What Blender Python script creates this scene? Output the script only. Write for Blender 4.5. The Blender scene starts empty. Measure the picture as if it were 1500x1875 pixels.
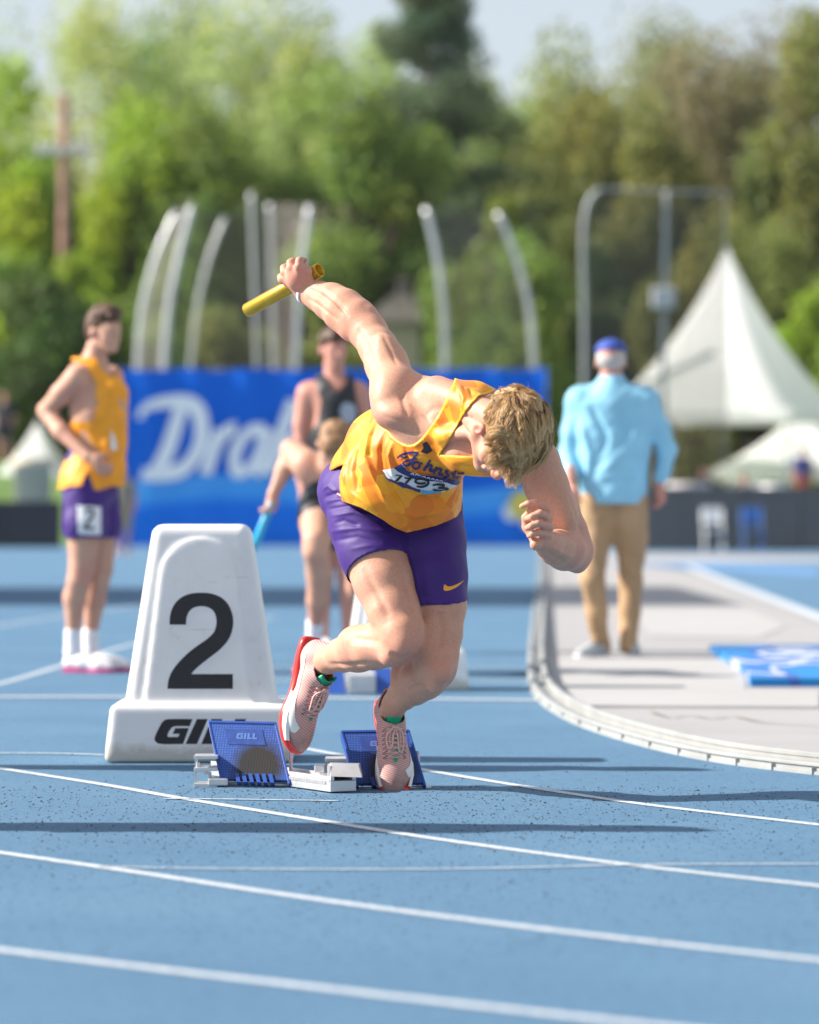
import bpy, bmesh, math, random
import numpy as np
from mathutils import Vector, Matrix
from mathutils.bvhtree import BVHTree

scene = bpy.context.scene
C = scene.collection
rnd = random.Random(7)
nrng = np.random.default_rng(7)

# ------------------------------------------------------------------ camera
FPX = 105.0 / 24.0 * 1500.0          # focal length in photo pixels
CAM_H = 0.82
HORIZON = 940.0
cam_data = bpy.data.cameras.new('camera')
cam = bpy.data.objects.new('camera', cam_data)
C.objects.link(cam)
scene.camera = cam
cam.location = (0, 0, CAM_H)
cam.rotation_euler = (math.pi / 2, 0, 0)
cam_data.sensor_fit = 'HORIZONTAL'
cam_data.sensor_width = 24.0
cam_data.lens = 105.0
cam_data.shift_y = (HORIZON - 937.5) / 1500.0
cam_data.clip_start = 0.1
cam_data.clip_end = 2000
cam_data.dof.use_dof = True
cam_data.dof.focus_distance = 10.3
cam_data.dof.aperture_fstop = 2.0
cam_data.dof.aperture_blades = 9

# ------------------------------------------------------------------ light
SUN_EL = math.radians(33.0)
SUN_AZ = math.radians(177.5)         # direction towards the sun, measured from +x towards +y
sun_dir = Vector((math.cos(SUN_AZ) * math.cos(SUN_EL), math.sin(SUN_AZ) * math.cos(SUN_EL), math.sin(SUN_EL)))
world = bpy.data.worlds.new('World')
scene.world = world
world.use_nodes = True
wn = world.node_tree.nodes
wl = world.node_tree.links
for n in list(wn):
    wn.remove(n)
sky = wn.new('ShaderNodeTexSky')
sky.sky_type = 'NISHITA'
sky.sun_disc = False
sky.sun_elevation = SUN_EL
sky.sun_rotation = math.radians(90) - SUN_AZ
sky.air_density = 1.0
sky.dust_density = 1.2
sky.ozone_density = 1.2
bg = wn.new('ShaderNodeBackground')
bg.inputs['Strength'].default_value = 0.075
wo = wn.new('ShaderNodeOutputWorld')
veil = wn.new('ShaderNodeMixRGB')          # thin bright cloud veil over the blue
veil.inputs[0].default_value = 0.50
veil.inputs[2].default_value = (6.3, 6.5, 6.8, 1)
wl.new(sky.outputs[0], veil.inputs[1])
wl.new(veil.outputs[0], bg.inputs['Color'])
wl.new(bg.outputs[0], wo.inputs['Surface'])
sun_data = bpy.data.lights.new('sun', 'SUN')
sun_data.energy = 5.0
sun_data.angle = math.radians(0.6)
sun_data.color = (1.0, 0.93, 0.84)
sun = bpy.data.objects.new('sun', sun_data)
C.objects.link(sun)
sun.rotation_euler = (-sun_dir).to_track_quat('-Z', 'Y').to_euler()
sun.location = (-20, 5, 20)
scene.view_settings.view_transform = 'Standard'
scene.view_settings.look = 'None'
scene.view_settings.gamma = 1
scene.view_settings.use_curve_mapping = False
scene.view_settings.exposure = 0.95
scene.cycles.max_bounces = 5
scene.cycles.transparent_max_bounces = 12

# ------------------------------------------------------------------ helpers
def W(px, py, D):
    return np.array([(px - 750.0) / FPX * D, D, CAM_H + (HORIZON - py) / FPX * D])

def G(px, py):
    D = FPX * CAM_H / (py - HORIZON)
    return np.array([(px - 750.0) / FPX * D, D, 0.0])

def S(px, D):
    return px / FPX * D

def nz(v):
    v = np.asarray(v, float)
    return v / np.linalg.norm(v)

def tag(o, label=None, cat=None, group=None, kind=None):
    if label: o['label'] = label
    if cat: o['category'] = cat
    if group: o['group'] = group
    if kind: o['kind'] = kind
    return o

def empty(name, loc=(0, 0, 0), rz=0.0):
    o = bpy.data.objects.new(name, None)
    C.objects.link(o)
    o.location = loc
    o.rotation_euler = (0, 0, rz)
    o.empty_display_size = 0.1
    return o

def wmat(o):
    b = o.matrix_basis.copy()
    return b if o.parent is None else wmat(o.parent) @ o.matrix_parent_inverse @ b

def link(name, me, mat=None, parent=None, world_coords=False):
    o = bpy.data.objects.new(name, me)
    C.objects.link(o)
    if mat is not None:
        for m in (mat if isinstance(mat, (list, tuple)) else [mat]):
            me.materials.append(m)
    if parent is not None:
        o.parent = parent
        if world_coords:
            o.matrix_parent_inverse = wmat(parent).inverted()
    return o

def mesh(name, verts, faces, smooth=False):
    me = bpy.data.meshes.new(name)
    if isinstance(verts, np.ndarray) and isinstance(faces, np.ndarray) and faces.ndim == 2:
        nv, nf, k = len(verts), len(faces), faces.shape[1]
        me.vertices.add(nv)
        me.vertices.foreach_set('co', np.ascontiguousarray(verts, dtype=np.float32).ravel())
        me.loops.add(nf * k)
        me.loops.foreach_set('vertex_index', np.ascontiguousarray(faces, dtype=np.int32).ravel())
        me.polygons.add(nf)
        me.polygons.foreach_set('loop_start', np.arange(0, nf * k, k, dtype=np.int32))
        me.polygons.foreach_set('loop_total', np.full(nf, k, dtype=np.int32))
        me.update(calc_edges=True)
        me.validate()
    else:
        me.from_pydata([tuple(map(float, v)) for v in verts], [], [tuple(map(int, f)) for f in faces])
        me.update()
    if smooth:
        me.polygons.foreach_set('use_smooth', [True] * len(me.polygons))
    return me

class MB:
    """collects simple shapes in one mesh"""
    def __init__(s):
        s.v = []; s.f = []
    def quadbox(s, c8):
        b = len(s.v); s.v += [tuple(p) for p in c8]
        for f in ((0, 3, 2, 1), (4, 5, 6, 7), (0, 1, 5, 4), (1, 2, 6, 5), (2, 3, 7, 6), (3, 0, 4, 7)):
            s.f.append(tuple(b + i for i in f))
        return s
    def box(s, c, d, rz=0.0):
        cx, cy, cz = c; x, y, z = d[0] / 2, d[1] / 2, d[2] / 2
        cs, sn = math.cos(rz), math.sin(rz)
        pts = []
        for zz in (-z, z):
            for (a, b_) in ((-x, -y), (x, -y), (x, y), (-x, y)):
                pts.append((cx + a * cs - b_ * sn, cy + a * sn + b_ * cs, cz + zz))
        return s.quadbox(pts)
    def tube(s, pts, r, n=8, cap=True):
        pts = [np.asarray(p, float) for p in pts]
        rs = list(r) if isinstance(r, (list, tuple, np.ndarray)) else [r] * len(pts)
        b = len(s.v)
        up = None
        for i, p in enumerate(pts):
            d = nz(pts[min(i + 1, len(pts) - 1)] - pts[max(i - 1, 0)])
            if up is None:
                up = np.array([0, 0, 1.0]) if abs(d[2]) < 0.9 else np.array([1.0, 0, 0])
            x = nz(np.cross(up, d)); y = np.cross(d, x); up = y
            for k in range(n):
                a = 2 * math.pi * k / n
                s.v.append(tuple(p + rs[i] * (math.cos(a) * x + math.sin(a) * y)))
        for i in range(len(pts) - 1):
            for k in range(n):
                k2 = (k + 1) % n
                s.f.append((b + i * n + k, b + i * n + k2, b + (i + 1) * n + k2, b + (i + 1) * n + k))
        if cap:
            s.f.append(tuple(b + k for k in reversed(range(n))))
            s.f.append(tuple(b + (len(pts) - 1) * n + k for k in range(n)))
        return s
    def poly(s, pts):
        b = len(s.v); s.v += [tuple(p) for p in pts]; s.f.append(tuple(range(b, b + len(pts)))); return s
    def lathe(s, prof, c=(0, 0, 0), n=24, sq=None):
        b = len(s.v)
        for (r, z) in prof:
            for k in range(n):
                a = 2 * math.pi * k / n
                s.v.append((c[0] + r * math.cos(a), c[1] + r * math.sin(a), c[2] + z))
        for i in range(len(prof) - 1):
            for k in range(n):
                k2 = (k + 1) % n
                s.f.append((b + i * n + k, b + i * n + k2, b + (i + 1) * n + k2, b + (i + 1) * n + k))
        return s
    def build(s, name, mat=None, parent=None, smooth=False, bevel=0.0, wc=False):
        o = link(name, mesh(name, s.v, s.f, smooth), mat, parent, wc)
        if bevel:
            m = o.modifiers.new('bevel', 'BEVEL'); m.width = bevel; m.segments = 2; m.limit_method = 'ANGLE'
        return o

# ------------------------------------------------------------------ materials
def newmat(name):
    m = bpy.data.materials.new(name); m.use_nodes = True
    nt = m.node_tree
    b = nt.nodes['Principled BSDF']
    return m, nt, b

def ramp(nt, fac, cols, interp='LINEAR'):
    r = nt.nodes.new('ShaderNodeValToRGB')
    r.color_ramp.interpolation = interp
    el = r.color_ramp.elements
    while len(el) > 1: el.remove(el[0])
    el[0].position = cols[0][0]; el[0].color = (*cols[0][1], 1)
    for p, c in cols[1:]:
        e = el.new(p); e.color = (*c, 1)
    nt.links.new(fac, r.inputs[0])
    return r

def noise(nt, scale, detail=3, rough=0.55, coord='Object', vec=None, stretch=None):
    if vec is None:
        tc = nt.nodes.new('ShaderNodeTexCoord'); vec = tc.outputs[coord]
    if stretch:
        mp = nt.nodes.new('ShaderNodeMapping'); mp.inputs['Scale'].default_value = stretch
        nt.links.new(vec, mp.inputs[0]); vec = mp.outputs[0]
    n = nt.nodes.new('ShaderNodeTexNoise')
    n.inputs['Scale'].default_value = scale; n.inputs['Detail'].default_value = detail
    n.inputs['Roughness'].default_value = rough
    nt.links.new(vec, n.inputs['Vector'])
    return n

def bump(nt, b, height, strength=0.3, dist=0.01):
    bp = nt.nodes.new('ShaderNodeBump')
    bp.inputs['Strength'].default_value = strength; bp.inputs['Distance'].default_value = dist
    nt.links.new(height, bp.inputs['Height']); nt.links.new(bp.outputs[0], b.inputs['Normal'])
    return bp

def mat(name, col, rough=0.6, metal=0.0, var=0.12, scale=12.0, bmp=0.0, bscale=60.0, spec=0.5, sheen=0.0, trans=0.0):
    m, nt, b = newmat(name)
    n = noise(nt, scale, 4)
    lo = tuple(c * (1 - var) for c in col); hi = tuple(min(1, c * (1 + var)) for c in col)
    r = ramp(nt, n.outputs[0], [(0.3, lo), (0.7, hi)])
    nt.links.new(r.outputs[0], b.inputs['Base Color'])
    b.inputs['Roughness'].default_value = rough; b.inputs['Metallic'].default_value = metal
    b.inputs['Specular IOR Level'].default_value = spec
    b.inputs['Sheen Weight'].default_value = sheen
    if bmp:
        n2 = noise(nt, bscale, 3)
        bump(nt, b, n2.outputs[0], bmp, 0.003)
    return m

def skin_mat(name, col, pink=(0.60, 0.25, 0.20), sss=0.07, flush=False):
    m, nt, b = newmat(name)
    n = noise(nt, 9, 4, 0.6)
    dk = tuple(c * 0.5 + p * 0.5 for c, p in zip(col, pink))
    r = ramp(nt, n.outputs[0], [(0.32, dk), (0.5, col), (0.72, tuple(min(1, c * 1.05) for c in col))])
    n3 = noise(nt, 160, 2)
    mx = nt.nodes.new('ShaderNodeMixRGB'); mx.blend_type = 'MULTIPLY'; mx.inputs[0].default_value = 0.25
    r3 = ramp(nt, n3.outputs[0], [(0.35, (0.66, 0.56, 0.52)), (0.6, (1.04, 1.04, 1.04))])
    nt.links.new(r.outputs[0], mx.inputs[1]); nt.links.new(r3.outputs[0], mx.inputs[2])
    if flush:
        at = nt.nodes.new('ShaderNodeVertexColor'); at.layer_name = 'flush'
        sp = nt.nodes.new('ShaderNodeSeparateColor'); nt.links.new(at.outputs[0], sp.inputs[0])
        m3 = nt.nodes.new('ShaderNodeMixRGB'); nt.links.new(sp.outputs[0], m3.inputs[0]); nt.links.new(mx.outputs[0], m3.inputs[1]); m3.inputs[2].default_value = (0.60, 0.20, 0.15, 1)
        mx = m3
    nt.links.new(mx.outputs[0], b.inputs['Base Color'])
    b.inputs['Roughness'].default_value = 0.52
    b.inputs['Specular IOR Level'].default_value = 0.35
    if sss:
        b.inputs['Subsurface Weight'].default_value = sss
        b.inputs['Subsurface Radius'].default_value = (1.0, 0.35, 0.2)
        b.inputs['Subsurface Scale'].default_value = 0.012
    n2 = noise(nt, 260, 3)
    bump(nt, b, n2.outputs[0], 0.28, 0.002)
    return m

# ------------------------------------------------------------------ signed distance sculpting
class Field:
    def __init__(s, lo, hi, h):
        s.lo = np.array(lo, float); s.h = h
        s.n = tuple(int(math.ceil((b - a) / h)) + 1 for a, b in zip(lo, hi))
        s.F = np.full(s.n, 1.0, np.float32)
    def win(s, lo, hi, m):
        a = [max(0, int((l - m - s.lo[i]) / s.h)) for i, l in enumerate(lo)]
        b = [min(s.n[i], int((u + m - s.lo[i]) / s.h) + 2) for i, u in enumerate(hi)]
        sl = tuple(slice(x, y) for x, y in zip(a, b))
        ax = [(s.lo[i] + s.h * np.arange(a[i], b[i])).astype(np.float32) for i in range(3)]
        return sl, ax[0][:, None, None], ax[1][None, :, None], ax[2][None, None, :]
    def put(s, d, sl, k, sub=False):
        A = s.F[sl]
        if sub:
            hh = np.maximum(k - np.abs(-d - A), 0) / max(k, 1e-9)
            s.F[sl] = np.maximum(A, -d) + hh * hh * k * 0.25
            return
        if k <= 0:
            s.F[sl] = np.minimum(A, d); return
        hh = np.maximum(k - np.abs(A - d), 0) / k
        s.F[sl] = np.minimum(A, d) - hh * hh * k * 0.25
    def cap(s, a, b, ra, rb, k=0.02, flat=None, sub=False, m=None):
        a = np.asarray(a, float); b = np.asarray(b, float)
        R = max(ra, rb)
        m = (k if m is None else m) + 3 * s.h
        sl, X, Y, Z = s.win(np.minimum(a, b) - R, np.maximum(a, b) + R, m)
        if 0 in s.F[sl].shape: return
        ab = b - a; L = max(ab @ ab, 1e-9)
        t = np.clip(((X - a[0]) * ab[0] + (Y - a[1]) * ab[1] + (Z - a[2]) * ab[2]) / L, 0, 1)
        px = X - a[0] - t * ab[0]; py = Y - a[1] - t * ab[1]; pz = Z - a[2] - t * ab[2]
        if flat is not None:
            n_, f = nz(flat[0]), flat[1]
            q = px * n_[0] + py * n_[1] + pz * n_[2]
            g = (1 / f - 1)
            px = px + q * g * n_[0]; py = py + q * g * n_[1]; pz = pz + q * g * n_[2]
            d = (np.sqrt(px * px + py * py + pz * pz) - (ra + (rb - ra) * t)) * min(1.0, f * 1.15)
        else:
            d = np.sqrt(px * px + py * py + pz * pz) - (ra + (rb - ra) * t)
        s.put(d.astype(np.float32), sl, k, sub)
    def chain(s, pts, k=0.012, kj=None, flat=None):
        """pts: list of (point, radius); joined gently inside, kj with the rest"""
        for i in range(len(pts) - 1):
            s.cap(pts[i][0], pts[i + 1][0], pts[i][1], pts[i + 1][1], k if (i or kj is None) else kj, flat)
    def ell(s, c, r, ax=None, k=0.02, sub=False):
        c = np.asarray(c, float)
        ax = np.eye(3) if ax is None else np.array([nz(v) for v in ax])
        R = max(r)
        sl, X, Y, Z = s.win(c - R, c + R, k + 3 * s.h)
        if 0 in s.F[sl].shape: return
        X = X - c[0]; Y = Y - c[1]; Z = Z - c[2]
        k0 = 0; k1 = 0
        for i in range(3):
            q = X * ax[i][0] + Y * ax[i][1] + Z * ax[i][2]
            k0 = k0 + (q / r[i]) ** 2; k1 = k1 + (q / r[i] ** 2) ** 2
        k0 = np.sqrt(k0); k1 = np.sqrt(k1) + 1e-9
        d = k0 * (k0 - 1) / k1
        s.put(d.astype(np.float32), sl, k, sub)
    def mesh(s):
        F = s.F; ins = F < 0
        idx = np.argwhere(ins)
        a = np.maximum(idx.min(0) - 2, 0); b = np.minimum(idx.max(0) + 3, np.array(F.shape))
        F = F[a[0]:b[0], a[1]:b[1], a[2]:b[2]]
        V, Q = surface_nets(F)
        return (V + a) * s.h + s.lo, Q

def surface_nets(F):
    ins = F < 0
    n = np.array(F.shape)
    cnt = np.zeros(n - 1, np.uint8)
    offs = [(i, j, k) for i in (0, 1) for j in (0, 1) for k in (0, 1)]
    for (i, j, k) in offs:
        cnt += ins[i:n[0] - 1 + i, j:n[1] - 1 + j, k:n[2] - 1 + k]
    act = np.argwhere((cnt > 0) & (cnt < 8))
    cid = np.full(n - 1, -1, np.int32)
    cid[act[:, 0], act[:, 1], act[:, 2]] = np.arange(len(act))
    vals = {}
    for o in offs:
        vals[o] = F[act[:, 0] + o[0], act[:, 1] + o[1], act[:, 2] + o[2]]
    acc = np.zeros((len(act), 3)); cc = np.zeros(len(act))
    for o in offs:
        for ax in range(3):
            if o[ax]: continue
            o2 = list(o); o2[ax] = 1; o2 = tuple(o2)
            v0, v1 = vals[o], vals[o2]
            m = (v0 < 0) != (v1 < 0)
            t = np.where(m, v0 / np.where(m, v0 - v1, 1), 0)
            p = np.array(o, float)[None, :] * np.ones((len(act), 1)); p[:, ax] = t
            acc += p * m[:, None]; cc += m
    V = act + acc / np.maximum(cc, 1)[:, None]
    quads = []
    for ax in range(3):
        sl0 = [slice(1, n[i] - 1) for i in range(3)]; sl1 = list(sl0)
        sl0[ax] = slice(0, n[ax] - 1); sl1[ax] = slice(1, n[ax])
        A = ins[tuple(sl0)]; B = ins[tuple(sl1)]
        e = np.argwhere(A != B)
        if not len(e): continue
        fl = A[e[:, 0], e[:, 1], e[:, 2]]
        g = e.copy()
        for i in range(3):
            if i != ax: g[:, i] += 1
        u, v = (ax + 1) % 3, (ax + 2) % 3
        def c_(du, dv):
            q = g.copy(); q[:, u] += du; q[:, v] += dv
            return cid[q[:, 0], q[:, 1], q[:, 2]]
        q = np.stack([c_(-1, -1), c_(0, -1), c_(0, 0), c_(-1, 0)], 1)
        q[~fl] = q[~fl][:, ::-1]
        quads.append(q)
    Q = np.concatenate(quads)
    Q = Q[(Q >= 0).all(1)]
    return V, Q

def vnormals(V, Q):
    N = np.zeros_like(V)
    if Q.shape[1] == 4:
        fn = np.cross(V[Q[:, 2]] - V[Q[:, 0]], V[Q[:, 3]] - V[Q[:, 1]])
    else:
        fn = np.cross(V[Q[:, 1]] - V[Q[:, 0]], V[Q[:, 2]] - V[Q[:, 0]])
    for k in range(Q.shape[1]):
        for c in range(3):
            N[:, c] += np.bincount(Q[:, k], fn[:, c], len(V))
    return N / (np.linalg.norm(N, axis=1)[:, None] + 1e-12)

def relax(V, Q, it=2, lam=0.5):
    for _ in range(it):
        A = np.zeros_like(V); c = np.zeros(len(V))
        for k in range(Q.shape[1]):
            i, j = Q[:, k], Q[:, (k + 1) % Q.shape[1]]
            for cc in range(3):
                A[:, cc] += np.bincount(i, V[j, cc], len(V)) + np.bincount(j, V[i, cc], len(V))
            c += np.bincount(i, minlength=len(V)) + np.bincount(j, minlength=len(V))
        m = c > 0
        V = V.copy(); V[m] += lam * (A[m] / c[m][:, None] - V[m])
    return V

def ripple(V, N, amp, freq, seed=0):
    """irregular cloth-like swelling of a surface"""
    g = np.random.default_rng(seed); D = np.zeros(len(V))
    for i in range(7):
        k = g.normal(size=3) * freq * (0.6 + 0.35 * i); ph = g.uniform(0, 6.28)
        w = np.sin(V @ (g.normal(size=3) * freq * 0.7) + g.uniform(0, 6.28)) * 1.4
        D += np.sin(V @ k + ph + w) / (1 + 0.5 * i)
    return V + N * (D * amp / 2.2)[:, None]

def polydist(V, pts):
    """distance of many points to a polyline, and position 0..1 along it"""
    pts = np.array(pts, float); best = np.full(len(V), 1e9); tt = np.zeros(len(V))
    n = len(pts) - 1
    for i in range(n):
        a, b = pts[i], pts[i + 1]; ab = b - a
        t = np.clip(((V - a) @ ab) / max(ab @ ab, 1e-12), 0, 1)
        d = np.linalg.norm(V - a - t[:, None] * ab, axis=1)
        m = d < best; best[m] = d[m]; tt[m] = (i + t[m]) / n
    return best, tt

def crease(V, Q, lines, N=None):
    """lines: (points, width, amplitude): ridge (+) or groove (-) along a line on the surface"""
    N = vnormals(V, Q) if N is None else N
    D = np.zeros(len(V))
    for pts, w, amp in lines:
        pts = np.array(pts, float)
        if len(pts) < 2: continue
        lo = pts.min(0) - 4 * w; hi = pts.max(0) + 4 * w
        idx = np.where(((V > lo) & (V < hi)).all(1))[0]
        if not len(idx): continue
        d, t = polydist(V[idx], pts)
        fade = np.clip(np.minimum(t, 1 - t) * 5, 0, 1) ** 0.7
        D[idx] += amp * fade * np.exp(-(d / w) ** 2)
    return V + N * D[:, None]

def bvh_of(V, Q):
    return BVHTree.FromPolygons([tuple(v) for v in V.tolist()], Q.tolist())

CAMP = Vector((0, 0, CAM_H))
def hit(bvh, px, py):
    d = Vector(((px - 750.0) / FPX, 1.0, (HORIZON - py) / FPX)).normalized()
    r = bvh.ray_cast(CAMP, d, 300)
    return None if r[0] is None else np.array(r[0])

def on_surf(bvh, pxs):
    out = []
    for i in range(len(pxs) - 1):
        a, b = pxs[i], pxs[i + 1]
        n = max(1, int(math.dist(a, b) / 8))
        for k in range(n):
            t = k / n
            p = hit(bvh, a[0] + (b[0] - a[0]) * t, a[1] + (b[1] - a[1]) * t)
            if p is not None: out.append(p)
    p = hit(bvh, *pxs[-1])
    if p is not None: out.append(p)
    return out

def smooth_poly(pts, corners=(), n=4):
    """closed outline through pts, rounded except at the corner indices"""
    P = [np.array(p, float) for p in pts]; m = len(P); out = []
    for i in range(m):
        p1, p2 = P[i], P[(i + 1) % m]
        p0 = P[i - 1] if i not in corners else p1
        p3 = P[(i + 2) % m] if (i + 1) % m not in corners else p2
        for k in range(n):
            t = k / n
            out.append(0.5 * ((2 * p1) + (p2 - p0) * t + (2 * p0 - 5 * p1 + 4 * p2 - p3) * t * t + (3 * p1 - p0 - 3 * p2 + p3) * t ** 3))
            if i in corners and (i + 1) % m in corners: break
    return out

def spline(pts, n=6):
    P = [np.array(p, float) for p in pts]; out = []
    for i in range(len(P) - 1):
        p0, p1, p2, p3 = P[max(i - 1, 0)], P[i], P[i + 1], P[min(i + 2, len(P) - 1)]
        for k in range(n):
            t = k / n
            out.append(0.5 * ((2 * p1) + (p2 - p0) * t + (2 * p0 - 5 * p1 + 4 * p2 - p3) * t * t + (3 * p1 - p0 - 3 * p2 + p3) * t ** 3))
    out.append(P[-1]); return out

def flat_mesh_2d(loops, maxlen):
    """triangulated 2-D mesh of one or more outlines (holes allowed), subdivided to maxlen"""
    bm = bmesh.new()
    for lp in loops:
        vs = [bm.verts.new((p[0], p[1], 0)) for p in lp]
        for i in range(len(vs)):
            try: bm.edges.new((vs[i], vs[(i + 1) % len(vs)]))
            except ValueError: pass
    bmesh.ops.remove_doubles(bm, verts=bm.verts, dist=maxlen * 0.001)
    bmesh.ops.triangle_fill(bm, use_beauty=True, use_dissolve=False, edges=bm.edges[:])
    for _ in range(9):
        e = [x for x in bm.edges if x.calc_length() > maxlen]
        if not e: break
        bmesh.ops.subdivide_edges(bm, edges=e, cuts=1)
        bmesh.ops.triangulate(bm, faces=bm.faces[:])
    return bm

def decal(name, loops, to3d, bvh, ray, material, parent, off=0.0012, maxlen=4.0, wc=True):
    """flat print laid onto a surface: outline in 2-D, to3d maps it near the surface, ray finds the surface"""
    bm = flat_mesh_2d(loops, maxlen)
    dead = []
    for v in bm.verts:
        o, d = to3d(v.co.x, v.co.y)
        r = bvh.ray_cast(Vector(o), Vector(d), ray)
        if r[0] is None: dead.append(v); continue
        nrm = r[1]
        if nrm.dot(Vector(d)) > 0: nrm = -nrm
        v.co = r[0] + nrm * off
    bmesh.ops.delete(bm, geom=dead, context='VERTS')
    L = [e for e in bm.edges if e.calc_length() > 0.08]
    bmesh.ops.delete(bm, geom=L, context='EDGES')
    me = bpy.data.meshes.new(name); bm.normal_update(); bm.to_mesh(me); bm.free()
    me.polygons.foreach_set('use_smooth', [True] * len(me.polygons))
    return link(name, me, material, parent, wc)

def cam_ray(px, py):
    d = Vector(((px - 750.0) / FPX, 1.0, (HORIZON - py) / FPX)).normalized()
    return CAMP, d

def stroke(pts, w, n=5):
    """outline of a pen stroke of varying width"""
    P = spline([p[:2] for p in pts], n); m = len(P)
    ws = np.interp(np.linspace(0, 1, m), np.linspace(0, 1, len(pts)), [p[2] if len(p) > 2 else w for p in pts])
    L, R = [], []
    for i, p in enumerate(P):
        d = P[min(i + 1, m - 1)] - P[max(i - 1, 0)]; d = d / (np.linalg.norm(d) + 1e-9)
        nn = np.array([-d[1], d[0]]) * ws[i] / 2
        L.append(p + nn); R.append(p - nn)
    return L, R

def stroke_mesh(strokes, w, to3d, bvh, name, material, parent, off=0.0015, n=5):
    V, F = [], []
    for st in strokes:
        L, R = stroke(st, w, n)
        prev = None
        for a, c in zip(L, R):
            pts = []
            for q in (a, (a + c) / 2, c):
                o, d = to3d(q[0], q[1])
                r = bvh.ray_cast(Vector(o), Vector(d), 300)
                if r[0] is None: pts = None; break
                nrm = r[1]
                if nrm.dot(Vector(d)) > 0: nrm = -nrm
                pts.append(r[0] + nrm * off)
            if pts is None: prev = None; continue
            b = len(V); V += pts
            if prev is not None and (V[prev] - V[b]).length < 0.05:
                F += [(prev, prev + 1, b + 1, b), (prev + 1, prev + 2, b + 2, b + 1)]
            prev = b
    return link(name, mesh(name, V, F, True), material, parent, True)
# ================================================================== ground
def track_mat():
    m, nt, b = newmat('track_rubber')
    tc = nt.nodes.new('ShaderNodeTexCoord')
    n1 = noise(nt, 0.9, 5, 0.6, vec=tc.outputs['Object'])
    r1 = ramp(nt, n1.outputs[0], [(0.3, (0.084, 0.186, 0.300)), (0.55, (0.099, 0.210, 0.330)), (0.75, (0.118, 0.232, 0.350))])
    n2 = noise(nt, 28, 5, 0.75, vec=tc.outputs['Object'])
    r2 = ramp(nt, n2.outputs[0], [(0.30, (0.42, 0.48, 0.56)), (0.44, (0.93, 0.95, 0.98)), (0.60, (1.02, 1.02, 1.02)), (0.75, (1.28, 1.22, 1.16))])
    mx = nt.nodes.new('ShaderNodeMixRGB'); mx.blend_type = 'MULTIPLY'; mx.inputs[0].default_value = 0.8
    nt.links.new(r1.outputs[0], mx.inputs[1]); nt.links.new(r2.outputs[0], mx.inputs[2])
    n5 = noise(nt, 95, 3, 0.8, vec=tc.outputs['Object'])
    r5 = ramp(nt, n5.outputs[0], [(0.36, (0.50, 0.56, 0.62)), (0.47, (0.98, 0.98, 0.98)), (0.56, (1, 1, 1)), (0.68, (1.45, 1.38, 1.30))])
    m5 = nt.nodes.new('ShaderNodeMixRGB'); m5.blend_type = 'MULTIPLY'; m5.inputs[0].default_value = 0.75
    nt.links.new(mx.outputs[0], m5.inputs[1]); nt.links.new(r5.outputs[0], m5.inputs[2]); mx = m5
    nt.links.new(mx.outputs[0], b.inputs['Base Color'])
    b.inputs['Roughness'].default_value = 0.8
    b.inputs['Specular IOR Level'].default_value = 0.35
    n3 = noise(nt, 190, 4, 0.75, vec=tc.outputs['Object'])
    n4 = noise(nt, 40, 3, 0.6, vec=tc.outputs['Object'])
    ad = nt.nodes.new('ShaderNodeMath'); ad.operation = 'ADD'; nt.links.new(n3.outputs[0], ad.inputs[0]); nt.links.new(n4.outputs[0], ad.inputs[1])
    bump(nt, b, ad.outputs[0], 0.85, 0.005)
    return m
M_track = track_mat()
M_line = None
def line_mat():
    m, nt, b = newmat('line_paint')
    n = noise(nt, 60, 4, 0.7)
    r = ramp(nt, n.outputs[0], [(0.34, (0.20, 0.30, 0.40)), (0.50, (0.52, 0.56, 0.60)), (0.75, (0.68, 0.70, 0.72))])
    nt.links.new(r.outputs[0], b.inputs['Base Color']); b.inputs['Roughness'].default_value = 0.7
    n2 = noise(nt, 190, 4, 0.7); bump(nt, b, n2.outputs[0], 0.5, 0.004)
    return m
M_line = line_mat()
M_field = mat('grey_apron', (0.33, 0.325, 0.33), 0.85, var=0.08, scale=0.8, bmp=0.4, bscale=120)
M_grass = mat('far_grass', (0.10, 0.19, 0.035), 0.9, var=0.35, scale=0.5, bmp=0.4, bscale=8)

def sheet(name, pts, z, m, smooth=False):
    o = link(name, mesh(name, [(p[0], p[1], z) for p in pts], [tuple(range(len(pts)))]), m)
    return tag(o, kind='structure')
sheet('ground', [(-600, -30), (600, -30), (600, 900), (-600, 900)], -0.012, M_grass)
sheet('running_track', [(-60, -5), (60, -5), (60, 96), (-60, 96)], 0.0, M_track)

def band(name, path, w, z, m, kind='structure', parent=None):
    """painted line: path of ground points, width w"""
    P = [np.array([p[0], p[1]]) for p in path]; vv = []; ff = []
    if name == 'lane_line':
        P = ([P[0] + (P[0] - P[3]) / np.linalg.norm(P[0] - P[3]) * 2.5] if P[0][0] < -0.8 else []) + P + [P[-1] + (P[-1] - P[-4]) / np.linalg.norm(P[-1] - P[-4]) * 2.5]
    for i, p in enumerate(P):
        d = P[min(i + 1, len(P) - 1)] - P[max(i - 1, 0)]; d = d / np.linalg.norm(d); n = np.array([-d[1], d[0]])
        vv += [(*(p + n * w / 2), z), (*(p - n * w / 2), z)]
        if i: b = 2 * i; ff.append((b - 2, b - 1, b + 1, b))
    o = link(name, mesh(name, vv, ff), m, parent)
    if kind: tag(o, kind=kind)
    return o
def gpath(pxs, n=8):
    G_ = [G(*p) for p in pxs]
    return spline([(g[0], g[1], 0) for g in G_], n)
LW = 0.042
band('lane_line', gpath([(-60, 1398), (10, 1409), (200, 1439), (330, 1462), (560, 1499), (800, 1537), (1150, 1584), (1500, 1623), (1600, 1633)]), LW, 0.0018, M_line)
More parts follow.
